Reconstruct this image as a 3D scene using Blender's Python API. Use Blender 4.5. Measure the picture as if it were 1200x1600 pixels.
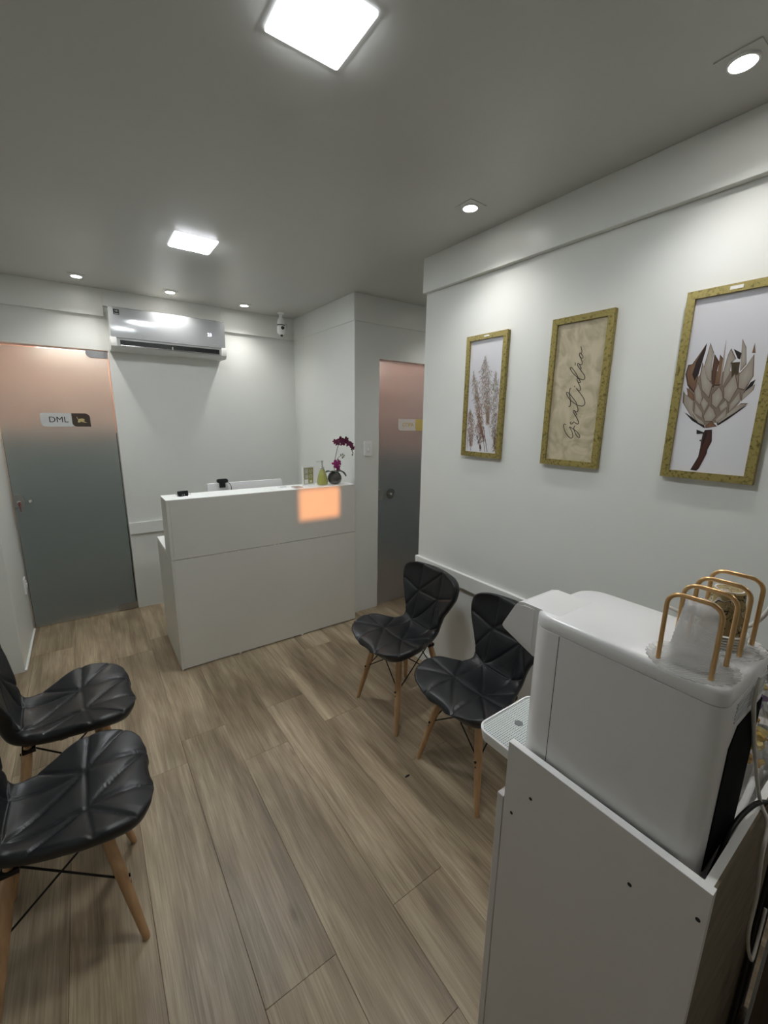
import bpy, bmesh, math, random
import numpy as np
from mathutils import Vector, Matrix
random.seed(7)
for o in list(bpy.data.objects): bpy.data.objects.remove(o)
S = bpy.context.scene
COL = S.collection
PI = math.pi

# ---------------- camera, world, sun, exposure ----------------
def make_camera():
    cd = bpy.data.cameras.new('camera'); co = bpy.data.objects.new('camera', cd); COL.objects.link(co)
    yaw, pitch, roll, f = 0.618708761, 0.215630793, 0.0144409093, 656.562
    def Rx(a): return Matrix(((1,0,0),(0,math.cos(a),-math.sin(a)),(0,math.sin(a),math.cos(a))))
    def Rz(a): return Matrix(((math.cos(a),-math.sin(a),0),(math.sin(a),math.cos(a),0),(0,0,1)))
    B = Matrix(((1,0,0),(0,0,-1),(0,1,0)))
    R = Rz(roll) @ Rx(pitch) @ B @ Rz(yaw)
    M = Matrix((R[0], -R[1], -R[2])).transposed().to_4x4()
    M.translation = Vector((0, 0, 1.62))
    co.matrix_world = M
    cd.sensor_fit = 'VERTICAL'; cd.sensor_height = 24; cd.lens = 24*f/1600
    cd.clip_start = 0.02; cd.clip_end = 60
    S.camera = co
make_camera()
w = bpy.data.worlds.new('world'); S.world = w; w.use_nodes = True
w.node_tree.nodes['Background'].inputs[0].default_value = (0.9, 0.75, 0.6, 1)
w.node_tree.nodes['Background'].inputs[1].default_value = 0.5
S.view_settings.view_transform = 'Standard'; S.view_settings.look = 'None'
S.view_settings.exposure = 2.2; S.view_settings.gamma = 1; S.view_settings.use_curve_mapping = False
PANEL_E = 20.0; SPOT_E = 9.0; SPOT_W = 2.9
# low evening sun entering through a small opening added in the rear wall
sd = bpy.data.lights.new('evening_sun', 'SUN'); sun = bpy.data.objects.new('evening_sun', sd); COL.objects.link(sun)
SUN_T = Vector((1.375, 2.749, 1.015)); SUN_D = Vector((0.42, 2.749+1.75, -0.95)).normalized()
sun.rotation_euler = (-SUN_D).to_track_quat('Z', 'Y').to_euler(); sun.location = (0, -4, 3)
sd.energy = .95; sd.color = (1.0, 0.36, 0.11); sd.angle = math.radians(0.8)
try:
    S.cycles.transparent_max_bounces = 24
except Exception: pass

# ---------------- materials ----------------
def mat(name, col=(.8,.8,.8), rough=.5, metal=0, spec=.5, trans=0, ior=1.45, emit=None, es=0, alpha=1, coat=0):
    m = bpy.data.materials.new(name); m.use_nodes = True
    b = m.node_tree.nodes['Principled BSDF']
    b.inputs['Base Color'].default_value = (*col, 1); b.inputs['Roughness'].default_value = rough
    b.inputs['Metallic'].default_value = metal; b.inputs['Specular IOR Level'].default_value = spec
    b.inputs['Transmission Weight'].default_value = trans; b.inputs['IOR'].default_value = ior
    b.inputs['Alpha'].default_value = alpha; b.inputs['Coat Weight'].default_value = coat
    if emit: b.inputs['Emission Color'].default_value = (*emit, 1); b.inputs['Emission Strength'].default_value = es
    return m
def N(m, t, **k):
    n = m.node_tree.nodes.new(t)
    for a, v in k.items():
        if a.startswith('i_'): n.inputs[a[2:].replace('_', ' ')].default_value = v
        else: setattr(n, a, v)
    return n
def L(m, a, b): m.node_tree.links.new(a, b)
def bsdf(m): return m.node_tree.nodes['Principled BSDF']
def add_noise(m, scale, c1, c2, coord='Object', bump=0, bscale=None, stretch=(1,1,1), lo=.35, hi=.65, dist=.002, detail=4):
    tc = N(m, 'ShaderNodeTexCoord'); mp = N(m, 'ShaderNodeMapping'); mp.inputs['Scale'].default_value = stretch
    L(m, tc.outputs[coord], mp.inputs[0])
    n = N(m, 'ShaderNodeTexNoise'); n.inputs['Scale'].default_value = scale; n.inputs['Detail'].default_value = detail
    L(m, mp.outputs[0], n.inputs[0])
    r = N(m, 'ShaderNodeValToRGB'); r.color_ramp.elements[0].position = lo; r.color_ramp.elements[1].position = hi
    r.color_ramp.elements[0].color = (*c1, 1); r.color_ramp.elements[1].color = (*c2, 1)
    L(m, n.outputs[0], r.inputs[0]); L(m, r.outputs[0], bsdf(m).inputs['Base Color'])
    if bump:
        n2 = N(m, 'ShaderNodeTexNoise'); n2.inputs['Scale'].default_value = bscale or scale; L(m, mp.outputs[0], n2.inputs[0])
        bp = N(m, 'ShaderNodeBump'); bp.inputs['Strength'].default_value = bump; bp.inputs['Distance'].default_value = dist
        L(m, n2.outputs[0], bp.inputs['Height']); L(m, bp.outputs[0], bsdf(m).inputs['Normal'])
    return m

M = {}
M['wall'] = add_noise(mat('wall_paint', rough=.32, spec=.45), 1.3, (.70,.715,.68), (.74,.75,.715), bump=.12, bscale=9, dist=.01)
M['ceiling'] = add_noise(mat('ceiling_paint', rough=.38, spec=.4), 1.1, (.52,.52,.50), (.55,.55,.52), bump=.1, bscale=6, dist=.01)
M['trim'] = mat('trim_paint', (.76,.77,.74), .35)
M['mdf'] = add_noise(mat('white_laminate', rough=.35), 2, (.66,.65,.60), (.69,.68,.63), bump=.1, bscale=180, dist=.0005)
M['mdf_edge'] = mat('white_edge', (.86,.87,.85), .4)
M['cab'] = add_noise(mat('cabinet_laminate', rough=.45), 2, (.66,.63,.61), (.69,.66,.64), bump=.15, bscale=400, dist=.0004)
M['cabin'] = mat('cabinet_edge', (.86,.86,.84), .4)
M['hard'] = add_noise(mat('brown_hardboard', rough=.85), 9, (.15,.12,.08), (.2,.16,.11), stretch=(1,1,8))
M['dkwood'] = add_noise(mat('dark_brown_wood', rough=.5), 14, (.10,.065,.05), (.15,.10,.08), stretch=(1,4,.3))
M['steel'] = mat('brushed_steel', (.42,.42,.42), .3, 1)
M['chrome'] = mat('polished_chrome', (.8,.8,.8), .12, 1)
M['dark'] = mat('dark_gap', (.015,.015,.015), .7)
M['black'] = mat('black_plastic', (.008,.008,.009), .45, spec=.35)
M['radiator'] = mat('matt_black_grille', (.003,.003,.004), .85, spec=.1)
M['blackm'] = mat('black_metal', (.02,.018,.018), .4, .6)
M['white'] = mat('white_plastic', (.82,.82,.82), .3)
M['wmach'] = mat('white_appliance_shell', (.80,.79,.79), .3, coat=.25)
M['greyp'] = mat('grey_plastic', (.45,.46,.47), .45)
M['gold'] = mat('rose_gold_metal', (.66,.42,.20), .28, 1)
M['acbody'] = mat('grey_white_housing', (.62,.62,.60), .35)
M['acpanel'] = mat('glossy_silver_panel', (.50,.52,.53), .12, .2, coat=.6)
M['legwood'] = add_noise(mat('beech_wood', rough=.45), 6, (.40,.235,.115), (.50,.31,.165), stretch=(8,8,1), bump=.1, bscale=20, dist=.001)
m = M['leather'] = mat('black_leatherette', (.009,.010,.012), .36, spec=.55)
tc = N(m,'ShaderNodeTexCoord'); v = N(m,'ShaderNodeTexVoronoi'); v.inputs['Scale'].default_value = 380; L(m,tc.outputs['Object'],v.inputs[0])
bp = N(m,'ShaderNodeBump'); bp.inputs['Strength'].default_value=.18; bp.inputs['Distance'].default_value=.0006; L(m,v.outputs[0],bp.inputs['Height']); L(m,bp.outputs[0],bsdf(m).inputs['Normal'])
M['panel_light'] = mat('led_panel_glow', (.9,.9,.9), .5, emit=(.93,.97,1.0), es=PANEL_E)
M['spot_light'] = mat('led_spot_glow', (.9,.9,.9), .5, emit=(1.0,.97,.92), es=SPOT_E)
M['acryl'] = mat('frosted_acrylic_rim', (.85,.88,.9), .3, emit=(.9,.95,1), es=.7)
M['added_room_lamp'] = mat('warm_added_lamp', (.9,.9,.9), .5, emit=(1.0,.80,.68), es=11)
M['added_tube_glow'] = mat('added_tube_glow', (.9,.9,.9), .5, emit=(1.0,.86,.76), es=.6)
M['added_pantry_lamp'] = mat('dim_added_lamp', (.9,.9,.9), .5, emit=(1.0,.78,.66), es=4.5)
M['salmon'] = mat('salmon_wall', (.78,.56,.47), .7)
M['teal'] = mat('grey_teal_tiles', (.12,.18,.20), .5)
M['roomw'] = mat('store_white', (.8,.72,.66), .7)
def frosted(name, tint, mixd):
    m = bpy.data.materials.new(name); m.use_nodes = True; nt = m.node_tree; nt.nodes.clear()
    o = N(m,'ShaderNodeOutputMaterial'); g = N(m,'ShaderNodeBsdfGlass'); g.inputs['Color'].default_value=(*tint,1)
    g.inputs['Roughness'].default_value=.42; g.inputs['IOR'].default_value=1.33
    d = N(m,'ShaderNodeBsdfDiffuse'); d.inputs[0].default_value=(.48,.54,.54,1)
    x = N(m,'ShaderNodeMixShader'); x.inputs[0].default_value=mixd
    L(m,g.outputs[0],x.inputs[1]); L(m,d.outputs[0],x.inputs[2])
    gl = N(m,'ShaderNodeBsdfGlossy'); gl.inputs['Roughness'].default_value=.18; gl.inputs[0].default_value=(1,1,1,1)
    x2 = N(m,'ShaderNodeMixShader'); x2.inputs[0].default_value=.04
    L(m,x.outputs[0],x2.inputs[1]); L(m,gl.outputs[0],x2.inputs[2]); L(m,x2.outputs[0],o.inputs[0]); return m
M['frost'] = frosted('frosted_glass', (.93,.98,.97), .2)
M['frost2'] = frosted('frosted_glass_dim', (.95,.95,.97), .2)
def clear(name, col, refl, dif=0, rough=.08):
    m = bpy.data.materials.new(name); m.use_nodes = True; nt = m.node_tree; nt.nodes.clear()
    o = N(m,'ShaderNodeOutputMaterial'); t = N(m,'ShaderNodeBsdfTransparent'); t.inputs[0].default_value=(*col,1)
    g = N(m,'ShaderNodeBsdfGlossy'); g.inputs['Roughness'].default_value=rough
    lw = N(m,'ShaderNodeLayerWeight'); lw.inputs['Blend'].default_value=refl
    x = N(m,'ShaderNodeMixShader'); L(m,lw.outputs['Fresnel'],x.inputs[0]); L(m,t.outputs[0],x.inputs[1]); L(m,g.outputs[0],x.inputs[2])
    d0 = N(m,'ShaderNodeBsdfDiffuse'); d0.inputs[0].default_value=(.9,.9,.89,1)
    t0 = N(m,'ShaderNodeBsdfTranslucent'); t0.inputs[0].default_value=(.92,.92,.91,1)
    d = N(m,'ShaderNodeMixShader'); d.inputs[0].default_value=.5; L(m,d0.outputs[0],d.inputs[1]); L(m,t0.outputs[0],d.inputs[2])
    x2 = N(m,'ShaderNodeMixShader'); x2.inputs[0].default_value=dif; L(m,x.outputs[0],x2.inputs[1]); L(m,d.outputs[0],x2.inputs[2])
    L(m,x2.outputs[0],o.inputs[0]); return m
M['clear'] = clear('clear_plastic', (.995,.995,.995), .14, .22, .12)
M['plate'] = clear('clear_ribbed_plastic', (.99,.99,.985), .12, .26, .2)
M['film'] = clear('clear_film', (.97,.97,.97), .3, .10, .15)
M['ring'] = clear('clear_ring', (.96,.96,.96), .5, .06)

def wood_floor():
    m = mat('oak_vinyl_plank', rough=.34, spec=.5); b = bsdf(m)
    tc = N(m,'ShaderNodeTexCoord'); oi = N(m,'ShaderNodeObjectInfo')
    mul = N(m,'ShaderNodeMath', operation='MULTIPLY'); mul.inputs[1].default_value = 37; L(m,oi.outputs['Random'],mul.inputs[0])
    cb = N(m,'ShaderNodeCombineXYZ')
    for i in range(3): L(m,mul.outputs[0],cb.inputs[i])
    ad = N(m,'ShaderNodeVectorMath', operation='ADD'); L(m,tc.outputs['Object'],ad.inputs[0]); L(m,cb.outputs[0],ad.inputs[1])
    def noise(sc, st, det=4, rough=.55, dist=0):
        mp = N(m,'ShaderNodeMapping'); mp.inputs['Scale'].default_value = st; L(m,ad.outputs[0],mp.inputs[0])
        n = N(m,'ShaderNodeTexNoise'); n.inputs['Scale'].default_value=sc; n.inputs['Detail'].default_value=det; n.inputs['Roughness'].default_value=rough; n.inputs['Distortion'].default_value=dist
        L(m,mp.outputs[0],n.inputs[0]); return n.outputs[0]
    big = noise(1, (5, 1.1, 1), 3, .5, .6); mid = noise(1, (26, 1.8, 1), 5, .6, .8); fine = noise(1, (230, 5, 1), 4, .65)
    r1 = N(m,'ShaderNodeValToRGB'); e = r1.color_ramp.elements
    e[0].position=.30; e[0].color=(.205,.155,.102,1); e[1].position=.66; e[1].color=(.46,.375,.262,1)
    x = e.new(.48); x.color=(.335,.265,.18,1)
    L(m,big,r1.inputs[0])
    r2 = N(m,'ShaderNodeValToRGB'); e=r2.color_ramp.elements; e[0].position=.32; e[0].color=(.68,.65,.61,1); e[1].position=.6; e[1].color=(1.08,1.08,1.08,1); L(m,mid,r2.inputs[0])
    r3 = N(m,'ShaderNodeValToRGB'); e=r3.color_ramp.elements; e[0].position=.36; e[0].color=(.78,.76,.73,1); e[1].position=.6; e[1].color=(1.06,1.06,1.05,1); L(m,fine,r3.inputs[0])
    # knots
    mp = N(m,'ShaderNodeMapping'); mp.inputs['Scale'].default_value=(6.5,1.9,1); L(m,ad.outputs[0],mp.inputs[0])
    v = N(m,'ShaderNodeTexVoronoi'); v.inputs['Scale'].default_value=1; L(m,mp.outputs[0],v.inputs[0])
    r4 = N(m,'ShaderNodeValToRGB'); e=r4.color_ramp.elements; e[0].position=.02; e[0].color=(.6,.56,.52,1); e[1].position=.10; e[1].color=(1,1,1,1); L(m,v.outputs['Distance'],r4.inputs[0])
    def mixm(a, c):
        x = N(m,'ShaderNodeMix', data_type='RGBA', blend_type='MULTIPLY'); x.inputs[0].default_value=1; L(m,a,x.inputs[6]); L(m,c,x.inputs[7]); return x.outputs[2]
    c = mixm(mixm(mixm(r1.outputs[0], r2.outputs[0]), r3.outputs[0]), r4.outputs[0])
    mr = N(m,'ShaderNodeMapRange'); mr.inputs[3].default_value=.93; mr.inputs[4].default_value=1.05; L(m,oi.outputs['Random'],mr.inputs[0])
    x = N(m,'ShaderNodeMix', data_type='RGBA', blend_type='MULTIPLY'); x.inputs[0].default_value=1; L(m,c,x.inputs[6]); L(m,mr.outputs[0],x.inputs[7])
    L(m,x.outputs[2],b.inputs['Base Color'])
    bp = N(m,'ShaderNodeBump'); bp.inputs['Strength'].default_value=.5; bp.inputs['Distance'].default_value=.0012; L(m,fine,bp.inputs['Height']); L(m,bp.outputs[0],b.inputs['Normal'])
    return m
M['plank'] = wood_floor()
def frame_gold():
    m = mat('antique_gold_frame', rough=.4, metal=.35)
    return add_noise(m, 110, (.11,.085,.02), (.31,.25,.08), lo=.3, hi=.5, bump=.3, bscale=90, dist=.001)
M['frame'] = frame_gold()
M['paper'] = add_noise(mat('print_paper', rough=.6), 2, (.64,.64,.68), (.69,.69,.72))
m = M['sand'] = mat('print_sand', rough=.6)
tc = N(m,'ShaderNodeTexCoord'); wv = N(m,'ShaderNodeTexNoise'); wv.inputs['Scale'].default_value=7; wv.inputs['Distortion'].default_value=3.5; wv.inputs['Detail'].default_value=6
L(m,tc.outputs['Object'],wv.inputs[0]); rr = N(m,'ShaderNodeValToRGB'); e=rr.color_ramp.elements
e[0].position=.33; e[0].color=(.36,.31,.20,1); e[1].position=.62; e[1].color=(.52,.46,.33,1); L(m,wv.outputs[0],rr.inputs[0]); L(m,rr.outputs[0],bsdf(m).inputs['Base Color'])
m = M['vcol'] = mat('printed_ink', rough=.6); vc = N(m,'ShaderNodeVertexColor', layer_name='Col'); L(m,vc.outputs[0],bsdf(m).inputs['Base Color'])
M['ink'] = mat('black_ink', (.025,.02,.02), .6)
M['brownink'] = mat('brown_sign_face', (.06,.045,.035), .35)
M['goldink'] = mat('gold_sign_ink', (.55,.45,.22), .4)
M['yellowsign'] = mat('yellow_sign_face', (.62,.47,.14), .4)
M['signwhite'] = mat('silver_sign_face', (.62,.64,.64), .35)
M['signgrey'] = mat('dull_sign_face', (.70,.64,.60), .4)
M['paperw'] = mat('white_paper', (.82,.82,.80), .7)

# ---------------- geometry helpers ----------------
class MB:
    def __init__(s): s.bm = bmesh.new(); s.sm = False
    def box(s, x0,x1,y0,y1,z0,z1, bev=0, seg=2, mi=0):
        r = bmesh.ops.create_cube(s.bm, size=1); vs = r['verts']
        for v in vs: v.co = Vector(((x0+x1)/2+v.co.x*(x1-x0), (y0+y1)/2+v.co.y*(y1-y0), (z0+z1)/2+v.co.z*(z1-z0)))
        fs = set(f for v in vs for f in v.link_faces)
        for f in fs: f.material_index = mi
        if bev:
            es = list(set(e for v in vs for e in v.link_edges))
            bmesh.ops.bevel(s.bm, geom=es, offset=bev, segments=seg, affect='EDGES', profile=.5)
        return s
    def loft(s, rings, close=True, cap=True, mi=0):
        R = [[s.bm.verts.new(p) for p in r] for r in rings]
        n = len(R[0])
        for a, b in zip(R, R[1:]):
            for i in range(n if close else n-1):
                j = (i+1) % n
                try: f = s.bm.faces.new((a[i], a[j], b[j], b[i])); f.material_index = mi
                except ValueError: pass
        if cap and close:
            for r in (R[0][::-1], R[-1]):
                f = s.bm.faces.new(r); f.material_index = mi
        return s
    def cyl(s, p0, p1, r0, r1=None, n=20, cap=True, mi=0):
        r1 = r0 if r1 is None else r1
        p0, p1 = Vector(p0), Vector(p1); d = (p1-p0).normalized()
        u = d.orthogonal().normalized(); v = d.cross(u)
        ring = lambda p, r: [p + (u*math.cos(2*PI*i/n) + v*math.sin(2*PI*i/n))*r for i in range(n)]
        return s.loft([ring(p0, r0), ring(p1, r1)], cap=cap, mi=mi)
    def tube(s, pts, r, n=10, mi=0, rf=None, cap=True):
        pts = [Vector(p) for p in pts]; rings = []; u = None
        for i, p in enumerate(pts):
            d = (pts[min(i+1, len(pts)-1)] - pts[max(i-1, 0)]).normalized()
            u = d.orthogonal().normalized() if u is None else (u - d*u.dot(d)).normalized()
            v = d.cross(u); rr = r if rf is None else rf(i/(len(pts)-1))
            rings.append([p + (u*math.cos(2*PI*k/n)+v*math.sin(2*PI*k/n))*rr for k in range(n)])
        return s.loft(rings, cap=cap, mi=mi)
    def lathe(s, prof, c=(0,0,0), n=32, cap=True, mi=0):
        rings = [[(c[0]+r*math.cos(2*PI*i/n), c[1]+r*math.sin(2*PI*i/n), c[2]+z) for i in range(n)] for r, z in prof]
        return s.loft(rings, cap=cap, mi=mi)
    def prism(s, poly, ax, a0, a1, mi=0):
        def P(u, v, a):
            return {'x':(a,u,v),'y':(u,a,v),'z':(u,v,a)}[ax]
        return s.loft([[P(u,v,a0) for u,v in poly], [P(u,v,a1) for u,v in poly]], mi=mi)
    def ball(s, c, r, sc=(1,1,1), n=16, mi=0):
        q = bmesh.ops.create_uvsphere(s.bm, u_segments=n, v_segments=n//2, radius=r)
        for v in q['verts']: v.co = Vector((c[0]+v.co.x*sc[0], c[1]+v.co.y*sc[1], c[2]+v.co.z*sc[2]))
        for f in set(f for v in q['verts'] for f in v.link_faces): f.material_index = mi
        return s
    def bevel(s, off, seg=2, ang=30):
        es = [e for e in s.bm.edges if len(e.link_faces) == 2 and e.calc_face_angle(0) > math.radians(ang)]
        bmesh.ops.bevel(s.bm, geom=es, offset=off, segments=seg, affect='EDGES', profile=.5); return s
    def obj(s, name, m, parent=None, loc=(0,0,0), rot=(0,0,0), smooth=False):
        bmesh.ops.recalc_face_normals(s.bm, faces=s.bm.faces)
        me = bpy.data.meshes.new(name); s.bm.to_mesh(me); s.bm.free()
        for x in (m if isinstance(m, (list, tuple)) else [m]): me.materials.append(x)
        o = bpy.data.objects.new(name, me); COL.objects.link(o)
        if smooth:
            me.polygons.foreach_set('use_smooth', [True]*len(me.polygons))
            try: me.set_sharp_from_angle(angle=math.radians(38))
            except Exception: pass
        o.location = loc; o.rotation_euler = rot
        if parent: o.parent = parent
        return o
def B(*a, **k): return MB().box(*a, **k)
def empty(name, loc=(0,0,0), rz=0):
    o = bpy.data.objects.new(name, None); COL.objects.link(o); o.location = loc; o.rotation_euler = (0,0,rz); o.empty_display_size = .1; return o
def tag(o, label, cat, group=None):
    o['label'] = label; o['category'] = cat
    if group: o['group'] = group
    return o
def struct(o, label=None):
    o['kind'] = 'structure'
    if label: o['label'] = label
    return o
def catmull(pts, k=8, closed=False):
    pts = [Vector(p) for p in pts]; out = []; n = len(pts)
    for i in range(n if closed else n-1):
        a = pts[(i-1) % n] if closed or i > 0 else pts[0]; b = pts[i]; c = pts[(i+1) % n]; d = pts[(i+2) % n] if closed or i+2 < n else pts[-1]
        for j in range(k):
            t = j/k
            out.append(.5*((2*b)+(c-a)*t+(2*a-5*b+4*c-d)*t*t+(3*b-a-3*c+d)*t**3))
    if not closed: out.append(pts[-1])
    return out
def text_obj(name, s, size, m, parent, loc, rot, depth=.0006, bold=0):
    cu = bpy.data.curves.new(name, 'FONT'); cu.body = s; cu.size = size; cu.extrude = depth; cu.align_x = 'CENTER'; cu.align_y = 'CENTER'; cu.offset = bold; cu.resolution_u = 4
    t = bpy.data.objects.new(name, cu); COL.objects.link(t); bpy.context.view_layer.update()
    me = bpy.data.meshes.new_from_object(t.evaluated_get(bpy.context.evaluated_depsgraph_get())); bpy.data.objects.remove(t)
    me.materials.clear(); me.materials.append(m)
    o = bpy.data.objects.new(name, me); COL.objects.link(o); o.location = loc; o.rotation_euler = rot
    if parent: o.parent = parent
    return o
def rrect(x0,x1,y0,y1,r,n=6):
    rs = r if isinstance(r, (list,tuple)) else [r]*4
    out = []
    for (cx,cy,a0,rr) in ((x1-rs[0],y1-rs[0],0,rs[0]),(x0+rs[1],y1-rs[1],PI/2,rs[1]),(x0+rs[2],y0+rs[2],PI,rs[2]),(x1-rs[3],y0+rs[3],1.5*PI,rs[3])):
        for i in range(n+1):
            a = a0+PI/2*i/n; out.append((cx+rr*math.cos(a), cy+rr*math.sin(a)))
    return out

# ---------------- room shell ----------------
ZC = 2.53; XR = 1.75; YB = 3.973; XL = -0.75; YR = -1.75; YE = 2.055; YP = 2.862; XN = 1.745; XE = 3.2
fl = struct(B(XL-.1, XE+.1, YR-.1, 5.5, -.05, -.006).obj('floor', M['dark']))
PW = .2245; PLN = 1.22; k = 0; cache = {}
x = .0145 - 4*PW
while x < XE:
    ci = round((x-.0145)/PW); ph = {0:3.15-4*PLN, 1:.873-3*PLN, 3:.88-3*PLN}.get(ci, YR-.05-random.random()*PLN); y = ph
    while y < YB+.1:
        y0, y1 = max(y, YR-.05), min(y+PLN, YB+.1)
        inside = (x < XR+.1 or y1 > YE-.1)
        if y1-y0 > .02 and inside:
            key = round(y1-y0, 3)
            if key not in cache:
                h = key/2
                bm = MB().box(-PW/2+.0004, PW/2-.0004, -h+.0004, h-.0004, -.006, 0, bev=.0009, seg=1)
                o = bm.obj('plank', M['plank']); cache[key] = o.data
            else:
                o = bpy.data.objects.new('plank', cache[key]); COL.objects.link(o)
            o.location = (x+PW/2, (y0+y1)/2, 0); o.parent = fl
        y += PLN
    x += PW
# ceiling with real recesses is not needed: lamps are surface mounted
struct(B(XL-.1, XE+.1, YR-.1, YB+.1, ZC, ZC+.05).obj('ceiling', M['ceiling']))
# back wall with doorway
def wall(name, boxes, m='wall', bev=0):
    mb = MB()
    for b in boxes: mb.box(*b)
    return struct(mb.obj(name, M[m]))
D1L, D1R, D1T = -.46, .235, 2.103
wall('wall_back', [(XL-.1, D1L-.01, YB, YB+.12, 0, ZC), (D1R, XN+.12, YB, YB+.12, 0, ZC), (D1L-.01, D1R, YB, YB+.12, D1T, ZC)])
wall('wall_nook', [(XN, XN+.12, YP, YB, 0, ZC)])
D2L, D2R, D2T = 1.975, 2.70, 2.087
wall('wall_corridor', [(XN+.12, D2L, YP, YP+.12, 0, ZC), (D2R, XE, YP, YP+.12, 0, ZC), (D2L, D2R, YP, YP+.12, D2T, ZC)])
wall('wall_corridor_end', [(XE, XE+.1, YE-.1, YP+.12, 0, ZC)])
wall('wall_right', [(XR, XR+.12, YR-.1, YE, 0, ZC), (XR+.12, XE, YE-.12, YE, 0, ZC)])
wall('wall_stub', [(XL, -.47, 3.306, YB, 0, ZC)])
wall('wall_left', [(XL-.1, XL, YR-.1, YB, 0, ZC)])
# rear wall behind the camera, with a small opening added to shape the sun patch
wc = SUN_T - SUN_D*((SUN_T.y - YR)/SUN_D.y)
hw, hh = .163, .118
wall('wall_rear', [(XL, wc.x-hw, YR-.03, YR, 0, ZC), (wc.x+hw, XR, YR-.03, YR, 0, ZC), (wc.x-hw, wc.x+hw, YR-.03, YR, 0, wc.z-hh), (wc.x-hw, wc.x+hw, YR-.03, YR, wc.z+hh, ZC)])
# bands below the ceiling
def trim(name, boxes, m='trim', bev=.0015):
    mb = MB()
    for b in boxes: mb.box(*b, bev=bev, seg=1)
    return struct(mb.obj(name, M[m]))
trim('trim_1', [(XR-.028, XR, YR, YE+.004, 2.345, ZC)], 'wall')
trim('trim_2', [(XL, .232, YB-.026, YB, 2.342, ZC), (.232, 1.07, YB-.026, YB, 2.415, ZC), (1.07, XN, YB-.026, YB, 2.342, ZC)], 'wall')
trim('trim_3', [(XN-.008, XN, YP-.008, YB-.026, 2.338, ZC), (XN, XE, YP-.008, YP, 2.338, ZC)], 'wall')
# chair rails and skirting
trim('trim_4', [(XR-.022, XR, YR, YE+.006, .655, .742)])
trim('trim_5', [(D1R, XN, YB-.02, YB, .66, .757)])
trim('baseboard_right', [(XR-.012, XR, YR, YE, 0, .07)])
trim('baseboard_stub', [(-.47, -.458, 3.306, YB, 0, .012)])
# rooms behind the two frosted doors
def side_room(name, x0,x1,y0,y1, zs, lampx, e, lm='added_room_lamp'):
    mb = MB()
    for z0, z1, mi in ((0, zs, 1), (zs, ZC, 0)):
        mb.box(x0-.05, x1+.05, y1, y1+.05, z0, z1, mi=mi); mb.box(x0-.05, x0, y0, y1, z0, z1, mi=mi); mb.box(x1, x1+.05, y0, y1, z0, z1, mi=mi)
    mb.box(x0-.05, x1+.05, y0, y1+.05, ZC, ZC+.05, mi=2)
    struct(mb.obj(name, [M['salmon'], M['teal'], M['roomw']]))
    l = empty('added_tube_light', (lampx, y1-.001, 2.24)); tag(l, e, 'added tube light')  # tube lamp added for the bright strip above the glass
    B(-.30,.30,-.02,0,-.05,.05, bev=.004).obj('lamp_base', M['white'], l)
    B(-.28,.28,-.045,-.0205,-.045,.045, bev=.008).obj('diffuser', M['added_tube_glow'], l)
    l = empty('added_ceiling_light', (lampx-.05, (y0+y1)/2+.05, ZC-.02)); tag(l, e.replace('tube lamp on the far wall', 'warm ceiling lamp'), 'ceiling light')  # added lamp that lights the frosted glass from behind
    B(-.16,.16,-.09,.09,0,.02, bev=.004).obj('lamp_base', M['white'], l)
    B(-.15,.15,-.08,.08,-.012,0).obj('diffuser', M[lm], l)
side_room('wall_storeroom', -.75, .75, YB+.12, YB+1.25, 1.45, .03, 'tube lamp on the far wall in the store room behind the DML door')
side_room('wall_pantry', 1.85, 2.95, YP+.12, YP+1.35, 1.25, 2.6, 'tube lamp on the far wall in the pantry behind the COPA door', 'added_pantry_lamp')

# doors
d1 = struct(empty('door_1', (0,0,0))); d1['label'] = 'frosted glass door with DML sign at the back left'
dy0, dy1 = YB+.012, YB+.022
B(D1L+.004, D1R-.013, dy0, dy1, .008, 2.085, bev=.001, seg=1).obj('glass_pane', M['frost'], d1)
def patch(name, x0,x1,z0,z1, r, parent):
    p = rrect(x0, x1, z0, z1, r)
    return MB().prism(p, 'y', dy0-.012, dy1+.012).bevel(.002,1,50).obj(name, M['steel'], parent)
patch('patch_hinge', .09, .229, 2.045, 2.094, [.004,.004,.035,.004], d1)
patch('patch_hinge', .09, .229, .008, .06, [.004,.035,.004,.004], d1)
lk = patch('lock', D1L+.004, -.395, .955, 1.045, [.03,.004,.004,.02], d1)
MB().cyl((-.425, dy0-.012, 1.0), (-.425, dy0-.026, 1.0), .011).bevel(.001,1,50).obj('cylinder', M['chrome'], lk)
MB().tube([(-.425, dy0-.03, 1.0), (-.425, dy0-.034, .985), (-.423, dy0-.032, .955), (-.42, dy0-.034, .93)], .003, 8).box(-.432,-.418, dy0-.034, dy0-.031, .975, 1.0).obj('key', mat('reddish_key_fob', (.25,.08,.07), .5), lk)
MB().lathe([(.004,0),(.012,.002),(.014,.012),(.010,.02),(.003,.022)], n=20).obj('knob', M['chrome'], d1, loc=(-.362, dy0, 1.0), rot=(PI/2,0,0), smooth=True)
def sign(parent, x0, z0, w, h, yf, wmat, emat, txt, tmat, tsz, split):
    s = MB().prism(rrect(x0, x0+w*split+.004, z0, z0+h, [.001,.004,.028,.001]), 'y', yf-.002, yf).obj('sign', M[wmat], parent)
    MB().prism(rrect(x0+w*split, x0+w, z0, z0+h, [.03,.001,.028,.001]), 'y', yf-.0026, yf-.0004).obj('emblem_panel', M[emat], s)
    text_obj('lettering', txt, tsz, M[tmat], s, (x0+w*split*.5+.012, yf-.0028, z0+h*.5), (PI/2,0,0), bold=0)
    return s
s1 = sign(d1, -.232, 1.538, .298, .098, dy0, 'signwhite', 'brownink', 'DML', 'ink', .058, .62)
cx, cz = .012, 1.585
g = MB()
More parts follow.
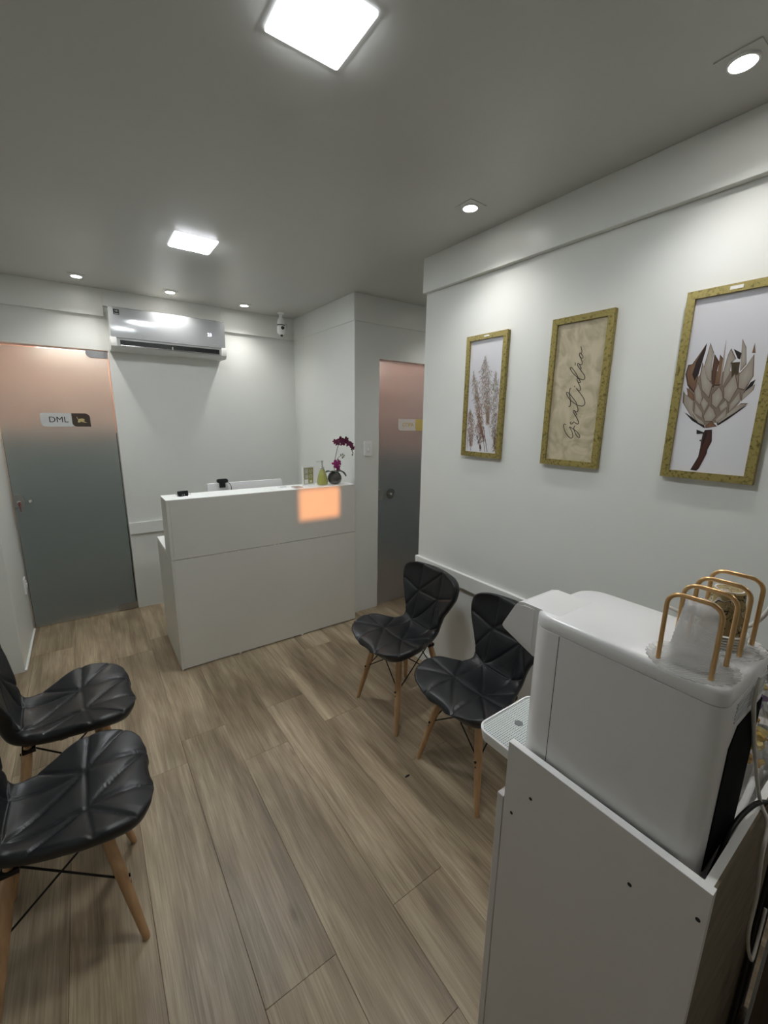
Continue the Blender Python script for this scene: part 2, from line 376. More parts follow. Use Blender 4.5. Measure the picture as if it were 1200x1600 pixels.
for pl in ([(-.025,-.012),(-.02,.008),(-.008,.012),(.004,.014),(.016,.010),(.020,.002),(.012,-.006),(.022,-.012),(.034,-.018),(.020,-.018),(.006,-.013),(-.008,-.010),(-.012,-.016),(-.022,-.017)], [(-.030,.026),(-.026,.026),(-.020,.008),(-.024,.006)]):
    g.prism([(cx+a, cz+b) for a, b in pl], 'y', dy0-.0034, dy0-.0024)
g.obj('emblem', M['goldink'], s1)
d2 = struct(empty('door_2', (0,0,0))); d2['label'] = 'frosted glass door with COPA sign in the corridor'
dy0, dy1 = YP+.02, YP+.03
B(D2L+.003, D2R-.004, dy0, dy1, .008, D2T-.006, bev=.001, seg=1).obj('glass_pane', M['frost2'], d2)
patch('lock', D2L+.003, D2L+.055, .955, 1.045, [.02,.004,.004,.02], d2)
MB().lathe([(.004,0),(.012,.002),(.014,.012),(.010,.02),(.003,.022)], n=20).obj('knob', M['chrome'], d2, loc=(2.112, dy0, 1.0), rot=(PI/2,0,0), smooth=True)
MB().lathe([(.044,0),(.045,.002),(.044,.004)], n=40).obj('clear_disc', M['ring'], d2, loc=(2.117, dy0-.0005, 1.0), rot=(PI/2,0,0), smooth=True)
s2 = sign(d2, 2.185, 1.532, .30, .098, dy0, 'signgrey', 'yellowsign', 'COPA', 'yellowsign', .046, .62)
# frame around the unseen opening added for the sun patch
wf = struct(empty('added_window_1', (wc.x, YR-.015, wc.z)))
mb = MB()
mb.box(-hw-.03, hw+.03, .015, .03, hh, hh+.03).box(-hw-.03, hw+.03, .015, .03, -hh-.03, -hh).box(-hw-.03, -hw, .015, .03, -hh, hh).box(hw, hw+.03, .015, .03, -hh, hh)
mb.obj('added_window_frame', M['trim'], wf)

# switch plates
def plate(name, loc, rz, w, h, label):
    e = tag(empty(name, loc, rz), label, 'switch')
    MB().prism(rrect(-w/2, w/2, -h/2, h/2, .008), 'y', -.008, 0).bevel(.002,2,40).obj('cover_plate', M['white'], e)
    r = B(-w*.28, w*.28, -.011, -.007, -h*.3, h*.3, bev=.002).obj('insert', M['greyp'] if False else M['trim'], e)
    B(-w*.1, w*.14, -.016, -.010, -h*.12, h*.1, bev=.002).obj('rocker', M['white'], e)
    return e
plate('light_switch', (1.866, YP, 1.395), 0, .074, .118, 'white light switch on the pillar beside the orchid')
plate('light_switch', (-.47, 3.91, .385), PI/2, .074, .118, 'white switch plate low on the left wall near the DML door')

# ---------------- lamps ----------------
def panel(x, y, label, sz=.208, group=None):
    e = tag(empty('ceiling_panel_light', (x, y, ZC)), label, 'ceiling light', group); h = sz/2
    MB().prism(rrect(-h, h, -h, h, .006), 'z', -.006, 0).obj('rim', M['acryl'], e)
    B(-h+.008, h-.008, -h+.008, h-.008, -.009, -.0062).obj('diffuser', M['panel_light'], e)
panel(.563, 1.076, 'large square LED panel light on the ceiling nearest the camera', .198)
panel(.600, 2.640, 'square LED panel light on the ceiling toward the air conditioner', .212)
def spot(x, y, label, vis=True):
    e = tag(empty('recessed_spotlight', (x, y, ZC)), label, 'spotlight', 'small recessed ceiling spotlights')
    MB().prism(rrect(-.05,.05,-.05,.05,.003), 'z', -.003, 0).obj('bezel', M['ceiling'], e)
    MB().lathe([(.030,-.0085),(.034,-.0085),(.036,-.0035),(.036,-.003)], n=32, cap=False).obj('ring', M['white'], e, smooth=True)
    MB().lathe([(.0305,-.0065),(.0305,-.005)], n=24).obj('lens', M['spot_light'], e)
    sl = bpy.data.lights.new('spot_beam', 'SPOT'); sl.energy = SPOT_W; sl.spot_size = math.radians(128); sl.spot_blend = 1.0; sl.shadow_soft_size = .022; sl.color = (1.0,.98,.95)
    so = bpy.data.objects.new('spot_beam', sl); COL.objects.link(so); so.parent = e; so.location = (0,0,-.03)
spot(1.487, .534, 'small round spotlight at the top right, above the flower picture')
spot(1.489, 1.478, 'small round spotlight above the leftmost framed picture')
spot(.088, 3.69, 'small round spotlight above the DML door, leftmost of three')
spot(.655, 3.70, 'small round spotlight above the middle of the air conditioner')
spot(1.212, 3.73, 'small round spotlight right of the air conditioner, nearest the bulb camera')
spot(1.51, -.5, 'small round spotlight on the ceiling behind the camera')

spot(2.55, 2.46, 'added unseen spotlight in the corridor ceiling before the COPA door')  # added out of view to brighten the pillar and the COPA door

# ---------------- reception desk ----------------
dk = tag(empty('reception_desk', (0,0,0)), 'white laminate reception desk with raised counter', 'desk')
X0, X1, Y0, Y1, ZT = .362, 1.680, 2.749, 2.953, 1.13
B(X0+.018, X1, Y0, Y0+.018, .757, ZT-.001, bev=.0007, seg=1).obj('upper_front_panel', M['mdf'], dk)
B(X0+.012, X1, Y0, Y0+.018, .012, .7535, bev=.0007, seg=1).obj('lower_front_panel', M['mdf'], dk)
B(X0, X0+.0175, Y0+.001, Y1, .757, ZT-.001, bev=.0007, seg=1).obj('upper_side_panel', M['mdf'], dk)
B(X0, X0+.0115, Y0+.001, Y1+.385, .004, .752, bev=.0007, seg=1).obj('side_panel', M['mdf'], dk)
B(X0, X1, Y0, Y1, ZT-.0005, ZT+.003, bev=.0007, seg=1).obj('counter_top', M['mdf_edge'], dk)
B(X0+.018, X1, Y1-.02, Y1-.002, .76, ZT-.002).obj('inner_panel', M['mdf'], dk)
B(X0, X1, Y1-.02, Y1+.385, .752, .772, bev=.001, seg=1).obj('worktop', M['mdf_edge'], dk)
B(X1-.012, X1, Y0+.02, Y1+.3, .004, .75).obj('side_panel', M['mdf'], dk)
for x in (.74, 1.21): B(x-.008, x+.008, Y0+.002, Y0+.03, 0, .012).obj('foot', M['white'], dk)
for (x,z,r) in ((1.02,.752,.006),(1.05,.756,.004),(1.08,.748,.003),(.77,.75,.004),(1.38,.757,.004)): MB().cyl((x,Y0-.0004,z),(x,Y0+.001,z),r,n=8).obj('chipped_spot', M['paperw'], dk)

# monitor, webcam
mo = tag(empty('monitor', (.93, 3.03, .772)), 'white backed monitor whose top edge rises behind the counter', 'monitor')
MB().prism(rrect(-.268,.268,.05,.402,.008), 'y', -.012, .012).bevel(.003,2,50).obj('screen_housing', M['white'], mo)
B(-.262,.262,.0121,.0126,.06,.394).obj('screen', M['black'], mo)
B(-.03,.03,-.03,-.013,.0,.2, bev=.004).obj('stand_neck', M['greyp'], mo)
B(-.11,.11,-.09,.09,0,.008, bev=.003).obj('stand_base', M['greyp'], mo)
wcb = tag(empty('webcam', (.76, 3.012, 1.174)), 'small black webcam clipped on top of the white monitor', 'webcam')
MB().prism(rrect(-.036,.036,.004,.032,.013), 'y', -.018, .006).bevel(.004,2,50).obj('body', M['black'], wcb, smooth=True)
B(-.02,.02,-.012,.034,-.001,.006, bev=.002).obj('clip', M['black'], wcb)
B(-.02,.02,-.006,.004,-.03,0, bev=.002).obj('clip_foot', M['black'], wcb)
MB().cyl((0,.006,.018),(0,.0075,.018),.007).obj('lens', M['chrome'], wcb)
MB().tube(catmull([(.03,-.014,.01),(.042,-.02,.0),(.052,-.022,-.02),(.054,-.02,-.06),(.05,-.02,-.2),(.045,-.02,-.38)],6),.0022,8).obj('cable', M['black'], wcb)

# binder clip
bc = tag(empty('binder_clip', (.478, 2.862, ZT+.003), .08), 'black binder clip with silver wire handles on the desk counter', 'binder clip')
MB().prism([(-.011,0),(.011,0),(.004,.026),(.0035,.032),(-.0035,.032),(-.004,.026)], 'x', -.031, .031).bevel(.0015,1,40).obj('clip_body', M['black'], bc)
for sy in (-1, 1):
    MB().tube(catmull([(-.028,sy*.010,.004),(-.036,sy*.02,.012),(-.040,sy*.026,.020),(-.03,sy*.03,.003),(-.008,sy*.032,.002),(-.006,sy*.016,.004),(-.006,sy*.0125,.014)],5),.0012,6).tube(catmull([(.028,sy*.010,.004),(.036,sy*.02,.012),(.040,sy*.026,.020),(.03,sy*.03,.003),(.008,sy*.032,.002),(.006,sy*.016,.004),(.006,sy*.0125,.014)],5),.0012,6).obj('wire_handle', M['chrome'], bc)

# notepad and leaflets
n1 = tag(empty('card_stack', (1.222, 2.795, ZT+.003), .1), 'small stack of cards catching the orange light on the counter edge', 'cards')
B(-.03,.03,-.035,.035,0,.008, bev=.0008, seg=1).obj('cards', M['paperw'], n1)
B(-.031,.031,-.036,.036,.008,.010, bev=.0008, seg=1).obj('top_card', mat('brown_card', (.35,.25,.2), .5), n1)
n2 = tag(empty('leaflet', (1.175, 2.885, ZT+.003), -.25), 'flat white leaflet lying on the counter behind the card stack', 'leaflet')
B(-.06,.06,-.045,.045,0,.002).obj('sheet', M['paperw'], n2)
B(-.045,.0,-.03,.02,.002,.0024).obj('print', M['greyp'], n2)

# framed card
fc = tag(empty('framed_card', (1.352, 2.885, ZT+.003), .12), 'small white framed card with olive symbol tiles beside the soap dispenser', 'framed card')
mb = MB(); 
mb.box(-.051,.051,-.006,.006,-.0,.010).box(-.051,.051,-.006,.006,.131,.141).box(-.051,-.041,-.006,.006,.010,.131).box(.041,.051,-.006,.006,.010,.131)
mb.obj('frame', M['white'], fc)
olive = mat('olive_print', (.30,.29,.11), .5); gtile = mat('grey_print', (.38,.39,.40), .5); lt = mat('pale_print', (.62,.62,.45), .5)
B(-.041,.041,-.003,.003,.007,.131).obj('card', olive, fc)
mb = MB(); mb.box(-.033,-.002,-.0036,-.003,.088,.125).box(-.030,-.002,-.0036,-.003,.05,.082); mb.obj('grey_tile', gtile, fc)
B(-.034,-.003,-.0036,-.003,.013,.044).obj('white_tile', M['paperw'], fc)
mb = MB()
for zc_, in ((.108,),(.067,)):
    mb.tube([(.02+.013*math.cos(a), -.0034, zc_+.013*math.sin(a)) for a in [i*PI/8 for i in range(17)]], .0014, 6)
    mb.tube([(.011,-.0034,zc_-.008),(.018,-.0034,zc_+.006),(.024,-.0034,zc_-.004),(.030,-.0034,zc_+.008)], .0012, 6)
mb.box(.009,.031,-.0036,-.003,.018,.036)
for i in range(5): mb.box(-.029,-.008+.003*(i%2),-.0040,-.0036,.092+.006*i,.0945+.006*i)
for i in range(4): mb.box(-.027,-.006,-.0040,-.0036,.054+.006*i,.0565+.006*i)
mb.obj('symbols', lt, fc)

# soap dispenser
sp = tag(empty('soap_dispenser', (1.452, 2.85, ZT+.003)), 'green glass soap dispenser with silver pump on the counter', 'soap dispenser')
gg = mat('green_ribbed_glass', (.36,.36,.10), .18, spec=.6, coat=.5)
prof = [(.030,0),(.0385,.004),(.0395,.02),(.037,.045),(.030,.075),(.022,.1),(.016,.113),(.014,.118)]
rings = []
for r, z in prof: rings.append([((r*(1+.018*math.cos(14*a)))*math.cos(a), (r*(1+.018*math.cos(14*a)))*math.sin(a), z) for a in [2*PI*i/84 for i in range(84)]])
MB().loft(rings).obj('bottle', gg, sp, smooth=True)
MB().lathe([(.015,.118),(.016,.119),(.016,.134),(.013,.137),(.006,.138),(.005,.165),(.008,.166),(.008,.182),(.003,.184)], n=24).obj('collar', M['chrome'], sp, smooth=True)
MB().tube([(0,0,.178),(-.02,-.004,.178),(-.045,-.009,.177),(-.052,-.010,.172)], .0032, 8).obj('pump_nozzle', M['chrome'], sp)

# orchid
orc = tag(empty('potted_orchid', (1.552, 2.842, ZT+.003)), 'purple orchid in a round dark glass bowl at the counter end', 'orchid')
potm = mat('smoked_glass', (.05,.045,.04), .08, spec=.8, coat=.6)
MB().lathe([(.02,0),(.035,.004),(.05,.02),(.055,.042),(.052,.062),(.042,.08),(.034,.088),(.031,.088),(.038,.078),(.046,.06)], n=40, cap=True).obj('bowl', potm, orc, smooth=True)
MB().lathe([(.043,.066),(.030,.072),(.001,.075)], n=20).obj('moss', add_noise(mat('moss', rough=.9), 90, (.06,.04,.02), (.16,.12,.06)), orc)
gl = mat('orchid_leaf', (.035,.06,.035), .35)
def leaf(pts, wd, name='leaf', m_=None, par=orc, fold=.35, n=7):
    c = catmull(pts, n); mb = MB(); rings = []
    for i, p in enumerate(c):
        t = i/(len(c)-1); d = (c[min(i+1,len(c)-1)]-c[max(i-1,0)]).normalized(); s = d.cross(Vector((0,0,1))); s = s.normalized() if s.length>.01 else Vector((1,0,0))
        up = s.cross(d); w_ = wd*math.sin(PI*(t*.9+.06))**.7
        rings.append([p-s*w_+up*w_*fold, p, p+s*w_+up*w_*fold, p-up*.0018])
    mb.loft(rings); return mb.obj(name, m_ or gl, par, smooth=True)
leaf([(0,0,.075),(-.03,-.01,.094),(-.06,-.015,.098),(-.082,-.02,.094)], .024)
leaf([(.0,0,.075),(.035,-.012,.095),(.062,-.02,.085),(.085,-.026,.055)], .030)
leaf([(0,.0,.075),(.01,.03,.095),(.02,.055,.09)], .018)
stem = mat('orchid_stem', (.10,.06,.04), .5)
sp1 = catmull([(-.005,0,.075),(.0,0,.15),(.015,0,.23),(.035,-.005,.30),(.055,-.01,.325),(.09,-.02,.325),(.12,-.03,.30),(.138,-.034,.255)],8)
MB().tube(sp1, .0024, 8).obj('stem', stem, orc)
MB().tube(catmull([(-.002,0,.12),(.01,-.008,.17),(.03,-.014,.205),(.055,-.02,.215),(.07,-.022,.20)],6), .0018, 8).obj('stem', stem, orc)
pet = mat('magenta_petal', (.27,.018,.14), .5); pet2 = mat('dark_magenta_petal', (.12,.012,.05), .5); budm = mat('green_bud', (.16,.17,.06), .5)
def flower(c, s, face, m_):
    face = Vector(face).normalized(); u = face.orthogonal().normalized(); v = face.cross(u); c = Vector(c); mb = MB()
    for k in range(5):
        a = 2*PI*k/5+.3; d = u*math.cos(a)+v*math.sin(a); q = face.cross(d); wd = s*(.42 if k%2 else .3)
        pts = [c, c+d*s*.35+q*wd+face*s*.06, c+d*s*.8+q*wd*.8+face*s*.02, c+d*s*1.05, c+d*s*.8-q*wd*.8+face*s*.02, c+d*s*.35-q*wd+face*s*.06]
        vs = [mb.bm.verts.new(p) for p in pts]; vb = [mb.bm.verts.new(p-face*.0015) for p in pts]
        mb.bm.faces.new(vs); mb.bm.faces.new(vb[::-1])
        for i in range(6): mb.bm.faces.new((vs[i], vb[i], vb[(i+1)%6], vs[(i+1)%6]))
    mb.ball(c+face*s*.15, s*.2, (1,1,1), 8)
    return mb.obj('flower', m_, orc)
flower((0,-.022,.155), .034, (-.2,-1,.1), pet); flower((.02,-.018,.125), .028, (.2,-1,0), pet); flower((.03,-.016,.165), .026, (.3,-1,.3), pet)
for c, s in (((.0,-.012,.322),.022),((.02,-.012,.315),.026),((.045,-.018,.335),.028),((.060,-.02,.315),.028),((.085,-.03,.335),.027),((.10,-.035,.31),.028),((.125,-.04,.30),.022),((.135,-.042,.275),.021)):
    flower(c, s, (random.uniform(-.4,.3),-1,random.uniform(-.3,.3)), pet2)
mb = MB()
for c in ((.137,-.036,.25),(.142,-.036,.235),(.138,-.034,.22),(.045,-.02,.222),(.06,-.022,.226),(.072,-.022,.215),(.058,-.02,.20)): mb.ball(c, .0065, (.8,.8,1.2), 8)
mb.obj('buds', budm, orc)['kind'] = 'stuff'

# ---------------- air conditioner ----------------
ac = tag(empty('air_conditioner', (.255, YB, 2.10)), 'white split air conditioner high on the back wall', 'air conditioner')
W = .79; yf = -.20
MB().prism([(0,.0),(0,.285),(yf+.03,.287),(yf+.012,.283),(yf+.006,.27),(yf+.006,.07),(yf+.0,.068),(yf+.002,.02),(yf+.03,.002)], 'x', 0, W).bevel(.004,2,40).obj('housing', M['acbody'], ac, smooth=True)
for x in (-.010, W-.028): MB().prism([(0,.0),(0,.08),(yf-.004,.082),(yf-.01,.074),(yf-.010,.018),(yf+.02,-.004)], 'x', x, x+.038).bevel(.008,3,40).obj('lower_end_cap', M['acbody'], ac, smooth=True)
MB().prism([(yf+.004,.076),(yf-.006,.078),(yf-.009,.12),(yf-.010,.2),(yf-.008,.262),(yf-.002,.279),(yf+.012,.287),(yf+.02,.284)], 'x', -.004, W+.004).bevel(.003,2,50).obj('front_panel', M['acpanel'], ac, smooth=True)
B(.05, W-.045, yf-.0035, yf+.006, .022, .062).obj('outlet_slot', M['black'], ac)
for i in range(9):
    x = .09+i*(W-.17)/8; B(x-.0015, x+.0015, yf-.0055, yf-.003, .03, .06).obj('vane', M['blackm'], ac)
B(.05, W-.045, yf-.016, yf-.003, .0225, .0275, bev=.0015).obj('flap', M['chrome'], ac)
B(W/2-.003, W/2+.003, yf-.013, yf-.003, .022, .048, bev=.001).obj('flap_clip', M['acbody'], ac)
B(.026,.062,yf-.0106,yf-.0096,.232,.268).obj('energy_label', M['black'], ac)
text_obj('lettering', '10', .02, M['signwhite'], ac, (.044, yf-.0110, .255), (PI/2,0,0))
B(.031,.057,yf-.0110,yf-.0105,.236,.241).obj('label_strip', M['greyp'], ac)
text_obj('display_digits', '23', .034, mat('display_glow', (.8,.85,1), .4, emit=(.75,.82,1), es=.7), ac, (W*.855, yf-.0112, .168), (PI/2,0,0))
B(W-.095,W-.045,yf-.0100,yf-.0090,.098,.100).obj('label_line', M['greyp'], ac)

# ---------------- bulb camera ----------------
bcx = tag(empty('bulb_camera', (1.545, 3.78, ZC)), 'white bulb-shaped security camera hanging in the ceiling corner', 'security camera')
MB().lathe([(.028,0),(.028,-.012),(.014,-.014),(.014,-.045),(.026,-.06),(.032,-.08),(.033,-.10),(.030,-.103)], n=28).obj('lamp_neck', M['white'], bcx, smooth=True)
MB().lathe([(.031,-.103),(.034,-.104),(.034,-.109),(.031,-.111)], n=28).obj('joint_ring', M['dark'], bcx, smooth=True)
MB().lathe([(.031,-.111),(.036,-.115),(.037,-.15),(.033,-.172),(.020,-.185),(.004,-.188)], n=28).obj('camera_head', M['white'], bcx, smooth=True)
MB().cyl((0,-.034,-.132),(0,-.041,-.134),.014).obj('lens_ring', M['dark'], bcx)
MB().cyl((0,-.006,-.186),(0,-.012,-.196),.010).obj('sensor_eye', M['dark'], bcx)
MB().tube([(.034,-.01,-.09),(.05,-.01,-.10),(.052,-.01,-.125)], .004, 8).obj('antenna', M['greyp'], bcx)

# ---------------- pictures ----------------
def colmesh(name, polys, parent, x, m_):
    # thin printed shapes: list of (points(u,v), colour centre, colour rim, layer); u runs toward -Y
    bm = bmesh.new(); cl = bm.loops.layers.color.new('Col')
    for pts, c0, c1, h in polys:
        cu = sum(p[0] for p in pts)/len(pts); cv = sum(p[1] for p in pts)/len(pts)
        vc_ = bm.verts.new((x-h, -cu, cv)); vs = [bm.verts.new((x-h, -p[0], p[1])) for p in pts]
        for i in range(len(vs)):
            f = bm.faces.new((vs[i], vs[(i+1)%len(vs)], vc_))
            for l in f.loops: l[cl] = (*(c0 if l.vert is vc_ else c1), 1)
    me = bpy.data.meshes.new(name); bm.to_mesh(me); bm.free(); me.materials.append(m_)
    o = bpy.data.objects.new(name, me); COL.objects.link(o); o.parent = parent; return o
def picture(yc, label, pm):
    e = tag(empty('framed_picture', (XR, yc, 1.744)), label, 'picture', 'narrow gold framed pictures on the right wall')
    w, h, f = .134, .311, .025; d = .022
    # four mitred mouldings
    for (a, b, c, g_) in (((-w,h),(w,h),(w-f,h-f),(-w+f,h-f)), ((-w,-h),(w,-h),(w-f,-h+f),(-w+f,-h+f)), ((-w,-h),(-w,h),(-w+f,h-f),(-w+f,-h+f)), ((w,-h),(w,h),(w-f,h-f),(w-f,-h+f))):
        P = [a, b, c, g_]
        MB().loft([[(0, p[0], p[1]) for p in P], [(-d, p[0], p[1]) for p in P]]).bevel(.0015,1,60).obj('frame_rail', M['frame'], e)
    pr = B(-.012,-.004,-w+f-.002,w-f+.002,-h+f-.002,h-f+.002).obj('print', M[pm], e)
    return e, pr
p1, pr1 = picture(1.557, 'gold framed picture of pampas grass, leftmost on the right wall', 'paper')
p2, pr2 = picture(1.048, 'middle gold framed picture with handwritten word Gratidão on sand colour', 'sand')
p3, pr3 = picture(.539, 'gold framed picture of a dried protea flower, nearest the camera', 'paper')
B(-.0225,-.0215,-.018,.016,.294,.304).obj('hanger_mark', M['paperw'], p3)
B(-.0225,-.0215,-.020,.014,.296,.303).obj('hanger_mark', M['paperw'], p1)
TEXT=[[(0.0767, -0.1094), (0.0691, -0.1066), (0.065, -0.1133), (0.0699, -0.1279), (0.081, -0.1466), (0.0973, -0.1621), (0.1089, -0.166), (0.1142, -0.1571), (0.1081, -0.1385), (0.0937, -0.1178), (0.1156, -0.1289), (0.1307, -0.1378), (0.143, -0.1503), (0.1461, -0.1573), (0.143, -0.1632), (0.131, -0.1536), (0.1206, -0.1381), (0.1148, -0.1224), (0.1191, -0.1123)], [(0.0992, -0.0968), (0.095, -0.1012), (0.1019, -0.1061), (0.1062, -0.1025), (0.1118, -0.0967), (0.1252, -0.1043), (0.1314, -0.1049), (0.1338, -0.0992), (0.1277, -0.0865), (0.1165, -0.071), (0.1074, -0.0596), (0.1025, -0.051), (0.1076, -0.0482), (0.1131, -0.0553), (0.1204, -0.0639), (0.1178, -0.0688)], [(0.1094, -0.0497), (0.116, -0.0532), (0.1237, -0.0533), (0.124, -0.0427), (0.1177, -0.0286), (0.1114, -0.0144), (0.0952, 0.0043), (0.0774, 0.0219), (0.0671, 0.0287), (0.0628, 0.0246), (0.0708, 0.0108), (0.0836, -0.0038), (0.0974, -0.0141), (0.1157, -0.0251), (0.1362, -0.0303), (0.148, -0.0278), (0.1522, -0.0196), (0.1475, -0.0056), (0.1357, 0.0113), (0.1184, 0.03), (0.1061, 0.043)], [(0.0826, 0.0449), (0.0769, 0.0402), (0.0773, 0.0233), (0.0841, -0.001), (0.0878, -0.0195), (0.086, -0.0309), (0.0805, -0.0315)], [(0.1069, 0.0432), (0.1167, 0.033), (0.1226, 0.0321), (0.1255, 0.0371), (0.1218, 0.0503), (0.1129, 0.065), (0.1056, 0.0784), (0.1071, 0.0835), (0.1139, 0.0804), (0.1176, 0.0738), (0.1219, 0.067), (0.1187, 0.0647), (0.1126, 0.0676)], [(0.1123, 0.0818), (0.1018, 0.0981), (0.0881, 0.1159), (0.0765, 0.1286), (0.0704, 0.1304), (0.0695, 0.1253), (0.0801, 0.1101), (0.0965, 0.0946), (0.1106, 0.0845), (0.1256, 0.0777), (0.1355, 0.0771), (0.1397, 0.0826), (0.1355, 0.0943), (0.1234, 0.108), (0.1134, 0.1203), (0.1025, 0.134), (0.1003, 0.1406), (0.1035, 0.1442), (0.1098, 0.1385), (0.1136, 0.1305), (0.1188, 0.1224), (0.1148, 0.1202)], [(0.1098, 0.1385), (0.117, 0.1378), (0.1215, 0.1412), (0.119, 0.1503), (0.1126, 0.1623), (0.1057, 0.1732), (0.1039, 0.1822), (0.1071, 0.1844), (0.1135, 0.1786), (0.1208, 0.1703), (0.1202, 0.1634), (0.1153, 0.1633), (0.1095, 0.1702)], [(0.1117, 0.1814), (0.1135, 0.19), (0.11, 0.2017), (0.1066, 0.2102)], [(0.0879, 0.1488), (0.09, 0.1429), (0.0886, 0.1366)], [(0.0972, 0.0516), (0.0995, 0.0504)]]
mb = MB()
for i, st in enumerate(TEXT):
    c = catmull([(-.0124, -(u-.1035), v-.024) for u, v in st], 5)
    mb.tube(c, .0014 if i < 9 else .0022, 6)
mb.obj('lettering', M['ink'], pr2)
PROTEA=[('t', [(-0.1022, 0.1005), (-0.0906, 0.102), (-0.0759, 0.1289), (-0.0575, 0.166), (-0.0573, 0.1421), (-0.0635, 0.1072), (-0.0666, 0.0662), (-0.0717, 0.0062), (-0.0945, 0.0312), (-0.1061, 0.0691)]), ('m', [(-0.0798, 0.1088), (-0.0583, 0.1636), (-0.0585, 0.1347), (-0.0658, 0.0765), (-0.0752, 0.0459), (-0.0855, 0.0676)]), ('t', [(-0.0151, 0.1248), (-0.0044, 0.1113), (-0.0026, 0.0714), (-0.0022, 0.0261), (-0.0177, 0.027), (-0.0136, 0.0723)]), ('b', [(-0.0309, 0.1291), (-0.0138, 0.1024), (-0.0158, 0.0725), (-0.0169, 0.0218), (-0.0213, 0.0221), (-0.0298, 0.0635)]), ('w', [(-0.0475, 0.166), (-0.0407, 0.1502), (-0.0324, 0.1317), (-0.0334, 0.1017), (-0.0259, 0.0377), (-0.0376, 0.041), (-0.0565, 0.0758), (-0.0508, 0.1287)]), ('w', [(-0.0053, 0.1726), (-0.0033, 0.1456), (0.0001, 0.0961), (0.0, 0.026), (-0.0022, 0.0261), (-0.0049, 0.0866), (-0.0058, 0.1483)]), ('w', [(0.0121, 0.1413), (0.0296, 0.1078), (0.0186, 0.0992), (0.0205, 0.0597), (0.0056, 0.0182), (0.0018, 0.0711), (0.0066, 0.1225)]), ('m', [(0.0188, 0.1381), (0.0415, 0.1234), (0.0404, 0.1043), (0.0338, 0.1074)]), ('g', [(0.0189, 0.0967), (0.0415, 0.097), (0.0435, 0.058), (0.0263, 0.0494)]), ('w', [(0.0367, 0.1668), (0.051, 0.139), (0.059, 0.0881), (0.0461, 0.0675), (0.0421, 0.1066)]), ('t', [(0.0698, 0.1507), (0.0766, 0.1195), (0.0677, 0.1205)]), ('w', [(0.0741, 0.1174), (0.0827, 0.0503), (0.0656, 0.0078), (0.0484, 0.0135), (0.0435, 0.058), (0.0598, 0.0833)]), ('d', [(0.0892, 0.0403), (0.0854, 0.0214), (0.0647, 0.0005), (0.0779, 0.0314)]), ('w', [(0.0905, 0.0259), (0.0893, 0.0091), (0.0629, -0.0266), (0.0614, -0.0043)]), ('w', [(-0.0611, 0.107), (-0.0396, 0.0539), (-0.0203, 0.0297), (-0.0249, -0.0139), (-0.0494, 0.0131), (-0.0623, 0.0607)]), ('w', [(-0.065, 0.04), (-0.0517, 0.0132), (-0.0432, -0.0133), (-0.0466, -0.037), (-0.063, -0.0207), (-0.0717, 0.0141)]), ('w', [(0.0345, 0.0636), (0.0497, 0.0184), (0.0323, -0.0308), (0.015, -0.0152), (0.0099, 0.0179)]), ('w', [(-0.002, 0.0249), (0.0097, 0.0053), (0.015, -0.0152), (0.0004, -0.0482), (-0.015, -0.0349), (-0.0201, -0.0011)]), ('t', [(-0.0961, 0.0259), (-0.0709, 0.0008), (-0.0654, -0.0206), (-0.0861, -0.0093)]), ('w', [(-0.095, 0.0018), (-0.0678, -0.0206), (-0.0646, -0.0581), (-0.0818, -0.039)]), ('w', [(-0.1043, 0.0156), (-0.0614, -0.0635), (-0.0255, -0.1008), (-0.022, -0.1087), (-0.0638, -0.0797), (-0.1009, -0.0251)]), ('w', [(-0.065, -0.0233), (-0.0361, -0.0609), (-0.0333, -0.0795), (-0.0614, -0.0635)]), ('w', [(0.0558, 0.0058), (0.0621, -0.0216), (0.0349, -0.0613), (0.0331, -0.0359)]), ('w', [(0.024, -0.018), (0.0318, -0.0409), (0.0129, -0.0586), (0.0058, -0.0405)]), ('w', [(0.0349, -0.0613), (0.0636, -0.0315), (0.0819, -0.0319), (0.0376, -0.0792), (0.0105, -0.1001), (0.0063, -0.0871), (0.025, -0.0664)]), ('d', [(-0.0912, -0.0579), (-0.0249, -0.1047), (-0.0214, -0.1127), (-0.0626, -0.0878)]), ('d', [(0.0843, -0.0345), (0.038, -0.0817), (0.0131, -0.1027), (0.0103, -0.0988), (0.0369, -0.074)]), ('w', [(-0.0662, -0.0635), (-0.0527, -0.0743), (-0.0267, -0.0928), (-0.0205, -0.1033), (-0.0425, -0.0957), (-0.0567, -0.0797)]), ('w', [(-0.0417, -0.0081), (-0.0225, -0.0296), (-0.0319, -0.0583), (-0.0478, -0.029)]), ('w', [(0.0304, -0.046), (0.0322, -0.0715), (0.0053, -0.095), (0.0015, -0.0846)]), ('w', [(-0.0206, -0.0348), (-0.0063, -0.0481), (0.005, -0.0715), (-0.0044, -0.0899), (-0.0271, -0.0901), (-0.0333, -0.0716)]), ('t', [(-0.0071, -0.0873), (0.0113, -0.1054), (-0.0193, -0.1113), (-0.0224, -0.106)]), ('s', [(-0.0206, -0.118), (-0.0005, -0.1161), (0.0044, -0.1558), (-0.004, -0.1831), (-0.0042, -0.1966), (-0.0196, -0.2501), (-0.0256, -0.2577), (-0.0438, -0.2568), (-0.0272, -0.2148), (-0.0254, -0.179), (-0.0263, -0.1573), (-0.0246, -0.1302)]), ('d', [(-0.0452, -0.1173), (-0.0192, -0.1273), (-0.0257, -0.1302), (-0.043, -0.1322)]), ('d', [(-0.0263, -0.1573), (-0.0328, -0.1535), (-0.0273, -0.1505)]), ('d', [(-0.0192, -0.1198), (-0.0209, -0.1624), (-0.0223, -0.1843), (-0.0222, -0.2007), (-0.0208, -0.1787), (-0.012, -0.1298)])]
